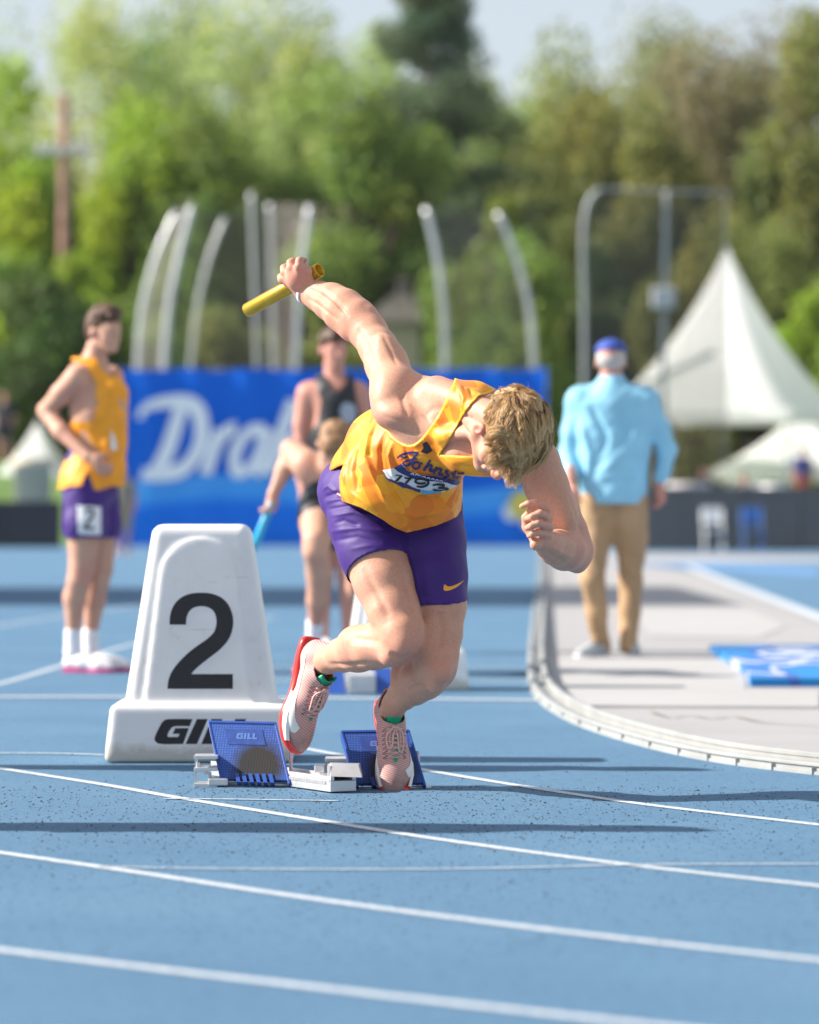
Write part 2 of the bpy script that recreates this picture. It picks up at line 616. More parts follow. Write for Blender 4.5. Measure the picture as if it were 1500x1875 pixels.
band('lane_line', gpath([(-60, 1554), (0, 1562), (250, 1598), (500, 1636), (750, 1671), (1100, 1715), (1500, 1759), (1600, 1770)]), LW, 0.0018, M_line)
band('lane_line', gpath([(-60, 1731), (0, 1740), (250, 1771), (500, 1800), (750, 1829), (1100, 1868), (1300, 1890), (1500, 1912)]), LW, 0.0018, M_line)
band('lane_line', gpath([(505, 1362), (540, 1368), (780, 1411), (1000, 1447), (1200, 1476), (1500, 1511), (1600, 1523)]), LW, 0.0018, M_line)
band('lane_line', gpath([(-150, 1283), (0, 1252), (120, 1217), (245, 1180), (400, 1150)]), LW, 0.0018, M_line)
band('lane_line', gpath([(-100, 1160), (0, 1146), (130, 1126), (300, 1104)]), LW, 0.0018, M_line)
band('exchange_mark', gpath([(-100, 1380), (90, 1381), (190, 1384)]), 0.03, 0.0034, M_line)
band('exchange_mark', gpath([(300, 1464), (420, 1465), (620, 1468)]), 0.018, 0.0034, M_line)
band('exchange_mark', gpath([(180, 1588), (330, 1592), (600, 1594), (900, 1592), (1200, 1585), (1600, 1584)]), 0.016, 0.0034, M_line)
band('exchange_mark', gpath([(-120, 1277), (240, 1277), (600, 1279), (985, 1283)]), 0.12, 0.0034, M_line)
band('exchange_mark', gpath([(500, 1248), (700, 1247), (985, 1246)]), 0.06, 0.0034, M_line)
band('exchange_mark', gpath([(500, 1222), (700, 1222), (985, 1224)]), 0.05, 0.0034, M_line)

# infield apron inside the kerb
kerb_px = [(990, 1010), (990, 1040), (988, 1075), (984, 1110), (980, 1150), (976, 1190), (975, 1225), (978, 1255), (990, 1278), (1015, 1300), (1060, 1325), (1120, 1347), (1200, 1370), (1290, 1390), (1380, 1404), (1500, 1418), (1620, 1430), (1800, 1447)]
kp = gpath(kerb_px, 5)
kpts = [(p[0], p[1]) for p in kp]
apron = [(x + 0.04, y) for x, y in kpts] + [(12, kpts[-1][1]), (12, 60), (kpts[0][0], 76)]
sheet('infield_apron', apron, 0.010, M_field)
M_blue2 = mat('blue_runway', (0.10, 0.24, 0.46), 0.8, var=0.08, scale=1)
g = lambda *p: G(*p)[:2]
sheet('far_track', [g(1160, 1032), g(1500, 1030), g(1700, 1030), g(1700, 1240), g(1500, 1127), g(1380, 1088), g(1280, 1050)], 0.014, M_track)
sheet('runway_strip', [g(1100, 1034), g(1260, 1040), g(1400, 1052), g(1500, 1058), g(1500, 1044), g(1300, 1032)], 0.018, M_blue2)
band('border_line', [(*g(1262, 1040), 0), (*g(1340, 1072), 0), (*g(1500, 1135), 0), (*g(1640, 1190), 0)], 0.16, 0.022, M_line)
M_pale = mat('pale_concrete', (0.385, 0.38, 0.38), 0.85, var=0.05, scale=1)
sheet('apron_patch', [g(1150, 1118), g(1370, 1118), g(1440, 1150), g(1390, 1172), g(1190, 1168)], 0.014, M_pale)
sheet('apron_patch', [g(1000, 1212), g(1360, 1212), g(1366, 1268), g(1500, 1272), g(1500, 1300), g(1030, 1298)], 0.014, M_pale)
band('expansion_joint', gpath([(1018, 1299), (1200, 1301), (1400, 1302), (1560, 1303)]), 0.035, 0.018, mat('joint_gap', (0.07, 0.07, 0.075), 0.9))
band('cable', gpath([(1190, 1310), (1225, 1320), (1260, 1316), (1300, 1322), (1340, 1318), (1400, 1330), (1500, 1335)], 5), 0.015, 0.020, mat('tan_cable', (0.32, 0.25, 0.2), 0.8))

# raised kerb: two pale rails with a dark slot between
def sweep(name, path, prof, m, parent=None, z=0.0):
    P = [np.array([p[0], p[1]]) for p in path]; vv = []; ff = []; k = len(prof)
    for i, p in enumerate(P):
        d = P[min(i + 1, len(P) - 1)] - P[max(i - 1, 0)]; d = d / np.linalg.norm(d); n = np.array([-d[1], d[0]])
        for (a, h) in prof: q = p + n * a; vv.append((q[0], q[1], z + h))
        if i:
            for j in range(k):
                j2 = (j + 1) % k; ff.append(((i - 1) * k + j, (i - 1) * k + j2, i * k + j2, i * k + j))
    ff.append(tuple(range(k))); ff.append(tuple((len(P) - 1) * k + j for j in reversed(range(k))))
    return link(name, mesh(name, vv, ff), m, parent)
M_kerb = mat('kerb_white', (0.33, 0.34, 0.335), 0.5, var=0.12, scale=5)
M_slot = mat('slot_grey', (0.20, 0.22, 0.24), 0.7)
kerb = empty('track_kerb', (kpts[0][0], kpts[0][1], 0)); tag(kerb, 'low white metal kerb curving between blue track and grey infield', 'kerb')
inv = Matrix.Translation(-Vector(kerb.location))
for nm, prof, mm in (('rail', [(-0.034, 0.0), (-0.034, 0.010), (-0.024, 0.013), (-0.024, 0.027), (-0.034, 0.030), (-0.034, 0.037), (-0.026, 0.042), (0.0, 0.042), (0.0, 0.0)], M_kerb),
                     ('rail', [(0.060, 0.0), (0.060, 0.050), (0.055, 0.053), (0.055, 0.066), (0.063, 0.070), (0.085, 0.070), (0.085, 0.0)], M_kerb),
                     ('drain_slot', [(0.002, 0.0), (0.002, 0.026), (0.053, 0.026), (0.053, 0.0)], M_kerb),
                     ('slot_strip', [(0.016, 0.0262), (0.016, 0.029), (0.040, 0.029), (0.040, 0.0262)], M_slot)):  # narrow grey strip laid along the drain slot
    prof = [(a_ * 0.75, h_ * 0.9) for a_, h_ in prof]
    o = sweep(nm, kpts, prof, mm); o.data.transform(inv); o.parent = kerb
# small bracket feet along the outside of the kerb
km = MB()
for i in range(0, len(kpts) - 1, 3):
    km.box((kpts[i][0] - 0.0, kpts[i][1], 0.011), (0.05, 0.04, 0.022))
o = km.build('bracket', M_kerb, kerb); o.data.transform(inv)

# loose rubber crumbs near the blocks
def crumbs():
    V = []; F = []
    g_ = np.random.default_rng(11)
    for i in range(5200):
        py = 1440 + abs(g_.normal(0, 75)) if i % 3 else g_.uniform(1380, 1760)
        px = g_.uniform(-40, 1540) if i % 4 else g_.normal(700, 330)
        if py > 1850: continue
        c = G(px, py); s = abs(g_.normal(0.0016, 0.0011)) + 0.0008
        a = g_.uniform(0, 6.28); b = len(V)
        for k in range(4):
            V.append((c[0] + s * math.cos(a + k * 1.57) * g_.uniform(0.6, 1.3), c[1] + s * math.sin(a + k * 1.57) * g_.uniform(0.6, 1.6), 0.0002))
        V.append((c[0], c[1], s * 0.7))
        for k in range(4): F.append((b + k, b + (k + 1) % 4, b + 4))
    o = link('rubber_crumbs', mesh('rubber_crumbs', V, F), mat('black_crumb', (0.02, 0.028, 0.04), 0.8))
    tag(o, 'dark rubber crumbs scattered on the blue track', 'crumbs', kind='stuff')
crumbs()
# ================================================================== the sprinter
M_skin = skin_mat('skin', (0.63, 0.335, 0.225), flush=True)
RUN = empty('person', (W(728, 940, 10.5)[0], 10.5, 0))
tag(RUN, 'blond sprinter in yellow singlet and purple shorts bursting out of the starting blocks', 'person')

# ---- torso frame
P0 = W(722, 893, 10.50); N0 = W(862, 746, 10.08)
SR = W(728, 724, 10.22); SL = W(988, 850, 10.06)
aX = nz(N0 - P0); lX = nz(SL - SR); fX = nz(np.cross(lX, aX))
if fX[1] > 0: fX = -fX
lX = nz(np.cross(aX, fX)); lX = lX if lX[0] > 0 else -lX

def torso(f, o=0.0, k=0.03):
    s = 1 / 635.0
    f.chain([(W(712, 898, 10.50), 78 * s + o), (W(748, 850, 10.38), 76 * s + o), (W(790, 808, 10.26), 74 * s + o)], k)
    f.ell(W(745, 900, 10.52), (0.165 + o, 0.125 + o, 0.125 + o), (lX, fX, aX), k)
    f.ell(W(795, 800, 10.25), (0.125 + o, 0.135 + o, 0.19 + o), (lX, fX, aX), k)
    f.cap(W(800, 795, 10.20), W(925, 808, 10.10), 62 * s + o, 50 * s + o, k)
    f.cap(W(855, 825, 10.10), W(915, 828, 10.06), 42 * s + o, 38 * s + o, k)      # chest muscles
    f.cap(W(765, 732, 10.24), W(868, 748, 10.12), 46 * s + o, 43 * s + o, k)      # upper back
    f.cap(W(868, 748, 10.12), W(960, 800, 10.10), 40 * s + o, 40 * s + o, k)

HEADC = W(929, 797, 9.93); HS = 1.05
hu = nz([0.50, -0.86, 0.02]); _f0 = np.array([-0.12, 0.02, -0.97])
hf = nz(_f0 - (_f0 @ hu) * hu); hr = nz(np.cross(hf, hu))
if hr[0] > 0: hr = -hr
def HL(r, f, u):
    return HEADC + HS * (r * hr + f * hf + u * hu)

def build_body():
    f = Field((-0.50, 9.70, 0.10), (0.58, 10.90, 1.57), 0.0034)
    s = 1 / 625.0
    torso(f)
    # pelvis to thighs
    RT = [(W(668, 905, 10.49), 68 * s), (W(674, 960, 10.45), 70 * s), (W(686, 1010, 10.41), 66 * s), (W(703, 1065, 10.36), 57 * s), (W(720, 1115, 10.32), 49 * s), (W(735, 1150, 10.29), 43 * s)]
    LT = [(W(782, 930, 10.48), 62 * s), (W(788, 990, 10.46), 63 * s), (W(796, 1050, 10.43), 59 * s), (W(805, 1110, 10.40), 50 * s), (W(806, 1160, 10.38), 41 * s), (W(802, 1195, 10.37), 37 * s)]
    RT = [(p, r * q) for (p, r), q in zip(RT, (1, .96, .94, .94, .94, .96))]; LT = [(p, r * q) for (p, r), q in zip(LT, (1, .96, .94, .94, .95, .97))]
    f.chain(RT, 0.02, 0.035); f.chain(LT, 0.02, 0.03)
    f.ell(W(640, 900, 10.55), (0.09, 0.09, 0.10), None, 0.04)
    # right knee, shank, foot stub
    f.ell(W(738, 1168, 10.27), (0.060, 0.058, 0.062), None, 0.03)
    f.ell(W(742, 1180, 10.235), (0.032, 0.026, 0.034), None, 0.02)
    f.cap(W(750, 1125, 10.285), W(757, 1160, 10.265), 0.026, 0.018, 0.02)       # inner quad head
    f.cap(W(700, 1120, 10.28), W(708, 1150, 10.26), 0.024, 0.014, 0.02)
    f.ell(W(716, 1203, 10.26), (0.030, 0.030, 0.028), None, 0.022)
    RS = [(W(722, 1182, 10.31), 38 * s), (W(685, 1184, 10.38), 40 * s), (W(655, 1190, 10.45), 39 * s), (W(628, 1199, 10.53), 30 * s), (W(604, 1208, 10.60), 23.5 * s), (W(588, 1214, 10.66), 24 * s)]
    f.chain(RS, 0.02, 0.03)
    f.ell(W(663, 1170, 10.43), (0.055, 0.07, 0.035), None, 0.03)
    f.ell(W(597, 1224, 10.60), (0.012, 0.014, 0.014), None, 0.012)
    # left knee, shank
    f.ell(W(800, 1212, 10.33), (0.056, 0.055, 0.060), None, 0.03)
    f.ell(W(806, 1232, 10.29), (0.032, 0.028, 0.034), None, 0.02)
    f.ell(W(797, 1256, 10.315), (0.024, 0.024, 0.022), None, 0.02)
    f.cap(W(826, 1160, 10.36), W(828, 1195, 10.34), 0.022, 0.018, 0.02)
    f.cap(W(784, 1150, 10.34), W(786, 1190, 10.31), 0.024, 0.018, 0.02)
    LS = [(W(797, 1226, 10.38), 38 * s), (W(776, 1240, 10.44), 40 * s), (W(757, 1254, 10.52), 36 * s), (W(738, 1272, 10.60), 27 * s), (W(724, 1288, 10.65), 22 * s), (W(717, 1302, 10.68), 23 * s)]
    f.chain(LS, 0.02, 0.03)
    f.ell(W(745, 1232, 10.53), (0.045, 0.05, 0.05), None, 0.03)
    f.ell(W(708, 1297, 10.64), (0.012, 0.014, 0.014), None, 0.012)
    # back arm
    f.ell(W(726, 724, 10.215), (0.073, 0.075, 0.073), None, 0.03)
    f.ell(W(712, 742, 10.18), (0.050, 0.05, 0.068), None, 0.025)
    f.ell(W(748, 752, 10.17), (0.040, 0.04, 0.045), None, 0.04)
    f.ell(W(762, 784, 10.17), (0.062, 0.06, 0.040), None, 0.035)
    f.ell(W(744, 764, 10.155), (0.086, 0.062, 0.047), (nz([1, 0, -0.25]), (0, 1, 0), nz([0.25, 0, 1])), 0.016)
    f.cap(W(788, 735, 10.16), W(812, 768, 10.12), 0.048, 0.046, 0.035)
    f.cap(W(770, 772, 10.12), W(800, 790, 10.10), 0.020, 0.028, 0.02)
    UA = [(W(722, 706, 10.22), 40 * s), (W(706, 668, 10.28), 35 * s), (W(693, 637, 10.33), 33.5 * s), (W(674, 607, 10.38), 33 * s), (W(656, 583, 10.41), 33 * s)]
    f.chain(UA, 0.02, 0.03)
    f.ell(W(717, 655, 10.27), (0.040, 0.04, 0.075), (nz([0.85, 0, 0.5]), (0, 1, 0), nz([-0.5, 0.2, 0.85])), 0.022)
    FA = [(W(650, 582, 10.41), 35 * s), (W(630, 567, 10.44), 37.5 * s), (W(607, 553, 10.48), 34 * s), (W(585, 543, 10.52), 27 * s), (W(566, 535, 10.55), 22 * s), (W(556, 528, 10.56), 21 * s)]
    f.chain(FA, 0.015, 0.025)
    f.ell(W(677, 571, 10.385), (0.016, 0.018, 0.016), None, 0.016)
    f.cap(W(612, 584, 10.43), W(640, 604, 10.40), 0.022, 0.030, 0.02)
    # gripping hand
    hk = [W(517, 512, 10.575), W(522, 498, 10.55), W(533, 490, 10.52), W(548, 487, 10.495)]
    wr = W(560, 531, 10.555)
    for i, q in enumerate(hk):
        f.cap(wr + (q - wr) * 0.1, q, 0.021, 0.0135, 0.012)
    f.ell(W(546, 510, 10.53), (0.036, 0.030, 0.036), None, 0.02)
    bax = nz(W(586, 494, 10.535) - W(452, 569, 10.70))
    for i, q in enumerate(hk):
        pd = nz(np.cross(bax, nz(q - wr)))
        if pd[1] < 0: pd = -pd
        fw = nz(q - wr)
        p1 = q + fw * 0.010 + pd * 0.012; p2 = q + fw * 0.004 + pd * 0.038; p3 = q - fw * 0.020 + pd * 0.052
        f.chain([(q, 0.0125), (p1, 0.0115), (p2, 0.0105), (p3, 0.0095)], 0.004, 0.006)
    th0 = W(560, 508, 10.52)
    f.chain([(th0, 0.017), (W(563, 497, 10.505), 0.0125), (W(556, 488, 10.52), 0.011), (W(545, 486, 10.56), 0.010)], 0.006, 0.014)
    # front arm
    AR = [(W(985, 846, 10.07), 40 * s), (W(1001, 890, 10.08), 37 * s), (W(1020, 935, 10.10), 37 * s), (W(1038, 975, 10.12), 35 * s), (W(1052, 1006, 10.14), 33 * s)]
    f.chain(AR, 0.02, 0.04)
    f.ell(W(1032, 930, 10.05), (0.034, 0.04, 0.08), (nz([0.9, 0, 0.3]), (0, 1, 0), nz([0.35, 0, -0.93])), 0.02)
    f.ell(W(1058, 1030, 10.16), (0.026, 0.028, 0.030), None, 0.03)
    FR = [(W(1050, 1010, 10.12), 34 * s), (W(1034, 1007, 10.06), 35 * s), (W(1018, 1003, 10.0), 30 * s), (W(1004, 997, 9.94), 23 * s), (W(994, 991, 9.91), 20 * s)]
    f.chain(FR, 0.014, 0.02)
    f.cap(W(1028, 977, 10.05), W(1046, 985, 10.08), 0.020, 0.024, 0.015)
    # fist
    f.ell(W(991, 964, 9.885), (0.027, 0.024, 0.048), None, 0.02)
    f.cap(W(990, 988, 9.90), W(981, 997, 9.865), 0.022, 0.0165, 0.012)
    f.chain([(W(978, 985, 9.88), 0.014), (W(965, 965, 9.89), 0.0135), (W(963, 948, 9.885), 0.0115), (W(972, 935, 9.87), 0.010)], 0.006, 0.008)
    fing = [((1001, 934, 9.885), (983, 920, 9.86), (968, 922, 9.86), (956, 927, 9.865), 0.0098),
            ((1006, 950, 9.880), (989, 940, 9.835), (975, 946, 9.835), (965, 950, 9.855), 0.0105),
            ((1007, 966, 9.880), (986, 958, 9.830), (974, 963, 9.830), (965, 967, 9.850), 0.0102),
            ((1005, 981, 9.885), (985, 975, 9.840), (975, 978, 9.840), (969, 981, 9.860), 0.0092)]
    for a, b_, c_, d_, r in fing:
        f.chain([(W(*a), r * 1.25), (W(*b_), r * 1.05), (W(*c_), r), (W(*d_), r * 0.85)], 0.003, 0.004)
    # neck and head
    f.chain([(W(858, 762, 10.12), 0.062), (W(885, 775, 10.02), 0.058), (HL(0, -0.03, -0.04), 0.060)], 0.02, 0.03)
    f.cap(W(800, 715, 10.14), HL(0.03, -0.05, -0.03), 0.040, 0.030, 0.03)
    f.cap(W(812, 800, 10.07), HL(0.05, -0.01, -0.06), 0.014, 0.018, 0.02)         # neck muscle
    f.ell(HL(0, -0.012, 0.030), (0.074, 0.095, 0.085), (hr, hf, hu), 0.02)
    f.ell(HL(0, 0.035, -0.030), (0.062, 0.055, 0.080), (hr, hf, hu), 0.02)
    for sd in (-1, 1):
        f.cap(HL(sd * 0.056, -0.002, -0.060), HL(sd * 0.012, 0.072, -0.105), 0.018, 0.020, 0.02)
        f.ell(HL(sd * 0.045, 0.058, -0.025), (0.022, 0.024, 0.018), (hr, hf, hu), 0.018)
        f.cap(HL(sd * 0.012, 0.086, 0.012), HL(sd * 0.045, 0.070, 0.010), 0.009, 0.010, 0.012)
        f.ell(HL(sd * 0.032, 0.089, -0.010), (0.017, 0.012, 0.011), (hr, hf, hu), 0.008, sub=True)
        f.ell(HL(sd * 0.031, 0.074, -0.012), (0.0135, 0.012, 0.012), (hr, hf, hu), 0.003)
        f.ell(HL(sd * 0.011, 0.100, -0.040), (0.008, 0.010, 0.007), (hr, hf, hu), 0.004)
        # ear
        f.ell(HL(sd * 0.078, -0.012, -0.018), (0.011, 0.019, 0.031), (hr, hf, hu), 0.006)
        f.ell(HL(sd * 0.089, -0.006, -0.014), (0.008, 0.010, 0.018), (hr, hf, hu), 0.003, sub=True)
    f.cap(HL(0, 0.088, 0.006), HL(0, 0.108, -0.036), 0.0085, 0.0115, 0.010)
    f.ell(HL(0, 0.078, -0.104), (0.022, 0.018, 0.018), (hr, hf, hu), 0.015)
    f.cap(HL(-0.018, 0.084, -0.066), HL(0.018, 0.084, -0.066), 0.007, 0.007, 0.006)
    f.cap(HL(-0.016, 0.084, -0.078), HL(0.016, 0.084, -0.078), 0.007, 0.007, 0.006)
    V, Q = f.mesh()
    V = relax(V, Q, 2, 0.4)
    b = bvh_of(V, Q)
    L = lambda pts, w, a: (on_surf(b, pts), w, a)
    V = crease(V, Q, [
        L([(665, 1040), (690, 1085), (715, 1130)], 0.012, -0.0041),
        L([(738, 1050), (752, 1100), (757, 1135)], 0.011, -0.0054),
        L([(712, 1195), (735, 1205), (755, 1195)], 0.008, -0.0041),
        L([(640, 1168), (670, 1172), (700, 1176)], 0.014, -0.0054),
        L([(600, 1216), (640, 1218), (680, 1214)], 0.009, -0.0041),
        L([(805, 1120), (810, 1150), (806, 1185)], 0.012, -0.0068),
        L([(790, 1206), (806, 1216), (826, 1206)], 0.007, -0.0041),
        L([(786, 1262), (770, 1256), (748, 1262)], 0.008, -0.0054),
        L([(566, 524), (590, 532), (615, 552), (640, 582)], 0.006, -0.0047),
        L([(560, 545), (580, 556), (600, 572), (620, 588)], 0.006, -0.0041),
        L([(575, 535), (600, 548), (625, 572)], 0.003, 0.0020),
        L([(655, 600), (670, 630), (685, 670), (695, 700)], 0.009, -0.0041),
        L([(700, 610), (715, 640), (728, 670)], 0.007, -0.0027),
        L([(735, 715), (738, 735), (748, 765)], 0.008, -0.0036),
        L([(700, 760), (722, 768), (745, 775)], 0.007, -0.0018),
        L([(710, 780), (735, 790), (775, 795)], 0.006, -0.0021),
        L([(750, 740), (775, 755), (790, 775)], 0.007, -0.0024),
        L([(775, 765), (792, 750), (815, 745)], 0.010, -0.0018),
        L([(985, 905), (1005, 940), (1020, 965)], 0.008, -0.0041),
        L([(1020, 972), (1035, 975), (1052, 990)], 0.006, -0.0054),
        L([(1040, 900), (1055, 945), (1068, 985)], 0.008, -0.0027),
        L([(995, 1010), (1020, 1022), (1040, 1034)], 0.008, -0.0041),
        L([(1008, 1000), (1030, 1012), (1050, 1020)], 0.006, 0.0027),
        L([(838, 770), (850, 785), (862, 798)], 0.008, -0.0068),
        L([(850, 760), (868, 768)], 0.006, -0.0041),
    ])
    o = link('body', mesh('body', V, Q, True), M_skin, RUN, True)
    fl = np.zeros(len(V))
    for c, r, a in [(W(745, 1190, 10.24), .07, .42), (W(806, 1235, 10.29), .07, .38), (W(662, 580, 10.39), .06, .35), (W(1062, 1030, 10.14), .07, .4), (W(540, 500, 10.52), .06, .30), (W(980, 960, 9.86), .06, .32), (HL(0, .10, -.03), .04, .5),
                    (HL(.05, .07, -.03), .04, .4), (HL(-.05, .07, -.03), .04, .4), (HL(.08, -.01, -.02), .035, .75), (HL(-.08, -.01, -.02), .035, .75), (W(875, 800, 9.98), .09, .25), (W(600, 1215, 10.6), .05, .2), (W(850, 790, 10.1), .08, .25), (W(1000, 880, 10.1), .1, .12)]:
        fl = np.maximum(fl, a * np.exp(-((V - c) ** 2).sum(1) / r ** 2))
    ca = o.data.color_attributes.new('flush', 'FLOAT_COLOR', 'POINT'); cc = np.ones((len(V), 4), np.float32); cc[:, :3] = fl[:, None]; ca.data.foreach_set('color', cc.ravel())
    return b, RT, LT
body_bvh, RT, LT = build_body()

# ---- shorts
def pattern_cloth(name, cols, scale, rough=0.55, speck=None, emb=0.0):
    m, nt, b = newmat(name)
    tc = nt.nodes.new('ShaderNodeTexCoord')
    v = nt.nodes.new('ShaderNodeTexVoronoi'); v.inputs['Scale'].default_value = scale
    nz_ = noise(nt, 6, 2)
    nt.links.new(tc.outputs['Object'], v.inputs['Vector'])
    sep = nt.nodes.new('ShaderNodeSeparateColor'); nt.links.new(v.outputs['Color'], sep.inputs[0])
    r = ramp(nt, sep.outputs[0], cols, 'CONSTANT')
    out = r.outputs[0]
    if speck:
        n2 = noise(nt, 120, 2); r2 = ramp(nt, n2.outputs[0], [(0.70, (0, 0, 0)), (0.73, (1, 1, 1))])
        mx = nt.nodes.new('ShaderNodeMixRGB'); nt.links.new(r2.outputs[0], mx.inputs[0])
        nt.links.new(out, mx.inputs[1]); mx.inputs[2].default_value = (*speck, 1); out = mx.outputs[0]
    nt.links.new(out, b.inputs['Base Color'])
    b.inputs['Roughness'].default_value = rough
    b.inputs['Sheen Weight'].default_value = 0.05
    w = noise(nt, 700, 2); bump(nt, b, w.outputs[0], 0.25, 0.001)
    return m
M_purple = mat('purple_lycra', (0.041, 0.006, 0.170), 0.6, var=0.1, bmp=0.15, bscale=900, sheen=0.05)
M_gold = mat('gold_print', (0.95, 0.42, 0.04), 0.5, var=0.04)

def build_shorts():
    f = Field((-0.32, 10.15, 0.45), (0.22, 10.80, 1.05), 0.004)
    o = 0.0048; s = 1 / 625.0
    f.chain([(W(712, 898, 10.50), 78 * s + o), (W(735, 868, 10.43), 74 * s + o)], 0.03)
    f.ell(W(745, 900, 10.52), (0.165 + o, 0.125 + o, 0.125 + o), (lX, fX, aX), 0.03)
    f.chain([(p, r + o) for p, r in RT], 0.02, 0.035)
    g = Field(f.lo, f.lo + np.array(f.n) * f.h, f.h)
    f.chain([(p, r + o) for p, r in LT], 0.02, 0.03)
    f.ell(W(640, 900, 10.55), (0.09 + o, 0.09 + o, 0.10 + o), None, 0.04)
    V, Q = f.mesh(); V = relax(V, Q, 3, 0.4)
    def capd(V, ch):
        best = np.full(len(V), 1e9)
        for (a, ra), (b_, rb) in zip(ch[:-1], ch[1:]):
            ab = b_ - a; t = np.clip(((V - a) @ ab) / (ab @ ab), 0, 1)
            best = np.minimum(best, np.linalg.norm(V - a - t[:, None] * ab, axis=1) - (ra + (rb - ra) * t))
        return best
    dr = capd(V, RT); dl = capd(V, LT)
    def cutval(V, right):
        if right:
            n = nz(nz(RT[4][0] - RT[1][0]) + np.array([0.0, -0.10, 0.0])); p = W(690, 1035, 10.36)
        else:
            n = nz(np.array([0.05, 0.14, -1.0])); p = W(815, 1102, 10.36)
        return (V - p) @ n
    right = dr + 0.022 < dl
    cv = np.where(right, cutval(V, True), cutval(V, False))
    top = (V - W(740, 850, 10.4)) @ aX
    keep = ((cv < 0) & (top < 0.04))[Q].all(1)
    Q = Q[keep]
    used = np.unique(Q); rm = np.full(len(V), -1); rm[used] = np.arange(len(used)); V = V[used]; Q = rm[Q]; cv = cv[used]; right = right[used]
    # straighten the hems
    nR = nz(nz(RT[4][0] - RT[1][0]) + np.array([0.0, -0.10, 0.0])); nL = nz(np.array([0.05, 0.14, -1.0]))
    near = cv > -0.0060
    V[near & right] -= (cv[near & right])[:, None] * nR
    V[near & ~right] -= (cv[near & ~right])[:, None] * nL
    b = bvh_of(V, Q)
    L = lambda pts, w, a: (on_surf(b, pts), w, a)
    lines = []
    for y0, x0, x1, w, a in ((905, 592, 640, .006, -.005), (915, 592, 655, .005, .004), (928, 594, 690, .006, -.004), (940, 596, 700, .006, .004), (955, 600, 660, .006, -.003),
                             (968, 604, 715, .007, .004), (985, 608, 700, .007, -.003), (892, 590, 615, .005, .004), (1000, 640, 720, .006, .002)):
        lines.append(L([(x0, y0 + 6), ((x0 + x1) / 2, y0 - 2), (x1, y0 + 10)], w, a))
    for k in (1, 2):
        lines.append(L([(637, 1065 - 6 * k), (660, 1040 - 6 * k), (690, 1027 - 6 * k), (725, 1023 - 6 * k)], .0022, -.0022))
    lines.append(L([(770, 1088), (800, 1097), (830, 1100), (855, 1094)], .0025, -.002))
    lines.append(L([(738, 985), (745, 1010), (752, 1040)], .008, -.004))
    V = crease(V, Q, lines)
    V = ripple(V, vnormals(V, Q), 0.0012, 38, 3)
    ob = link('shorts', mesh('shorts', V, Q, True), M_purple, RUN, True)
    ob.modifiers.new('thick', 'SOLIDIFY').thickness = 0.0022
    b = bvh_of(V, Q)
    sw = [(814, 1070), (812, 1078), (815, 1082), (824, 1081), (838, 1074), (850, 1062), (836, 1070), (824, 1074), (818, 1073)]
    decal('swoosh', [smooth_poly(sw, (5,), 3)], cam_ray, b, 300, M_gold, RUN, 0.001, 6)
build_shorts()

# ---- singlet
M_shirt = pattern_cloth('singlet_cloth', [(0, (0.88, 0.27, 0.006)), (0.3, (0.92, 0.34, 0.008)), (0.55, (0.80, 0.205, 0.006)), (0.78, (0.95, 0.41, 0.014))], 17, 0.5, (0.35, 0.12, 0.02))
M_trim = mat('singlet_trim', (0.98, 0.50, 0.03), 0.5, var=0.04)
M_navy = mat('navy_print', (0.02, 0.025, 0.14), 0.5, var=0.05)
M_white = mat('white_print', (0.8, 0.8, 0.82), 0.5, var=0.03)
M_blackp = mat('black_print', (0.015, 0.015, 0.018), 0.45, var=0.1)
M_cyan = mat('cyan_print', (0.05, 0.40, 0.68), 0.5, var=0.05)

def inside_poly(P, poly):
    x, y = P[:, 0], P[:, 1]; c = np.zeros(len(P), bool); n = len(poly)
    for i in range(n):
        (x1, y1), (x2, y2) = poly[i], poly[(i + 1) % n]
        m = ((y1 > y) != (y2 > y)) & (x < (x2 - x1) * (y - y1) / ((y2 - y1) if y2 != y1 else 1e-9) + x1)
        c ^= m
    return c
def near_edge(P, poly, closed=True):
    best = np.full(len(P), 1e9); Q_ = np.zeros((len(P), 2)); n = len(poly)
    for i in range(n if closed else n - 1):
        a = np.array(poly[i], float); b = np.array(poly[(i + 1) % n], float); ab = b - a
        t = np.clip(((P - a) @ ab) / max(ab @ ab, 1e-9), 0, 1); q = a + t[:, None] * ab
        d = np.linalg.norm(P - q, axis=1); m = d < best; best[m] = d[m]; Q_[m] = q[m]
    return best, Q_
def proj(V):
    return np.stack([750 + V[:, 0] / V[:, 1] * FPX, HORIZON - (V[:, 2] - CAM_H) / V[:, 1] * FPX], 1)

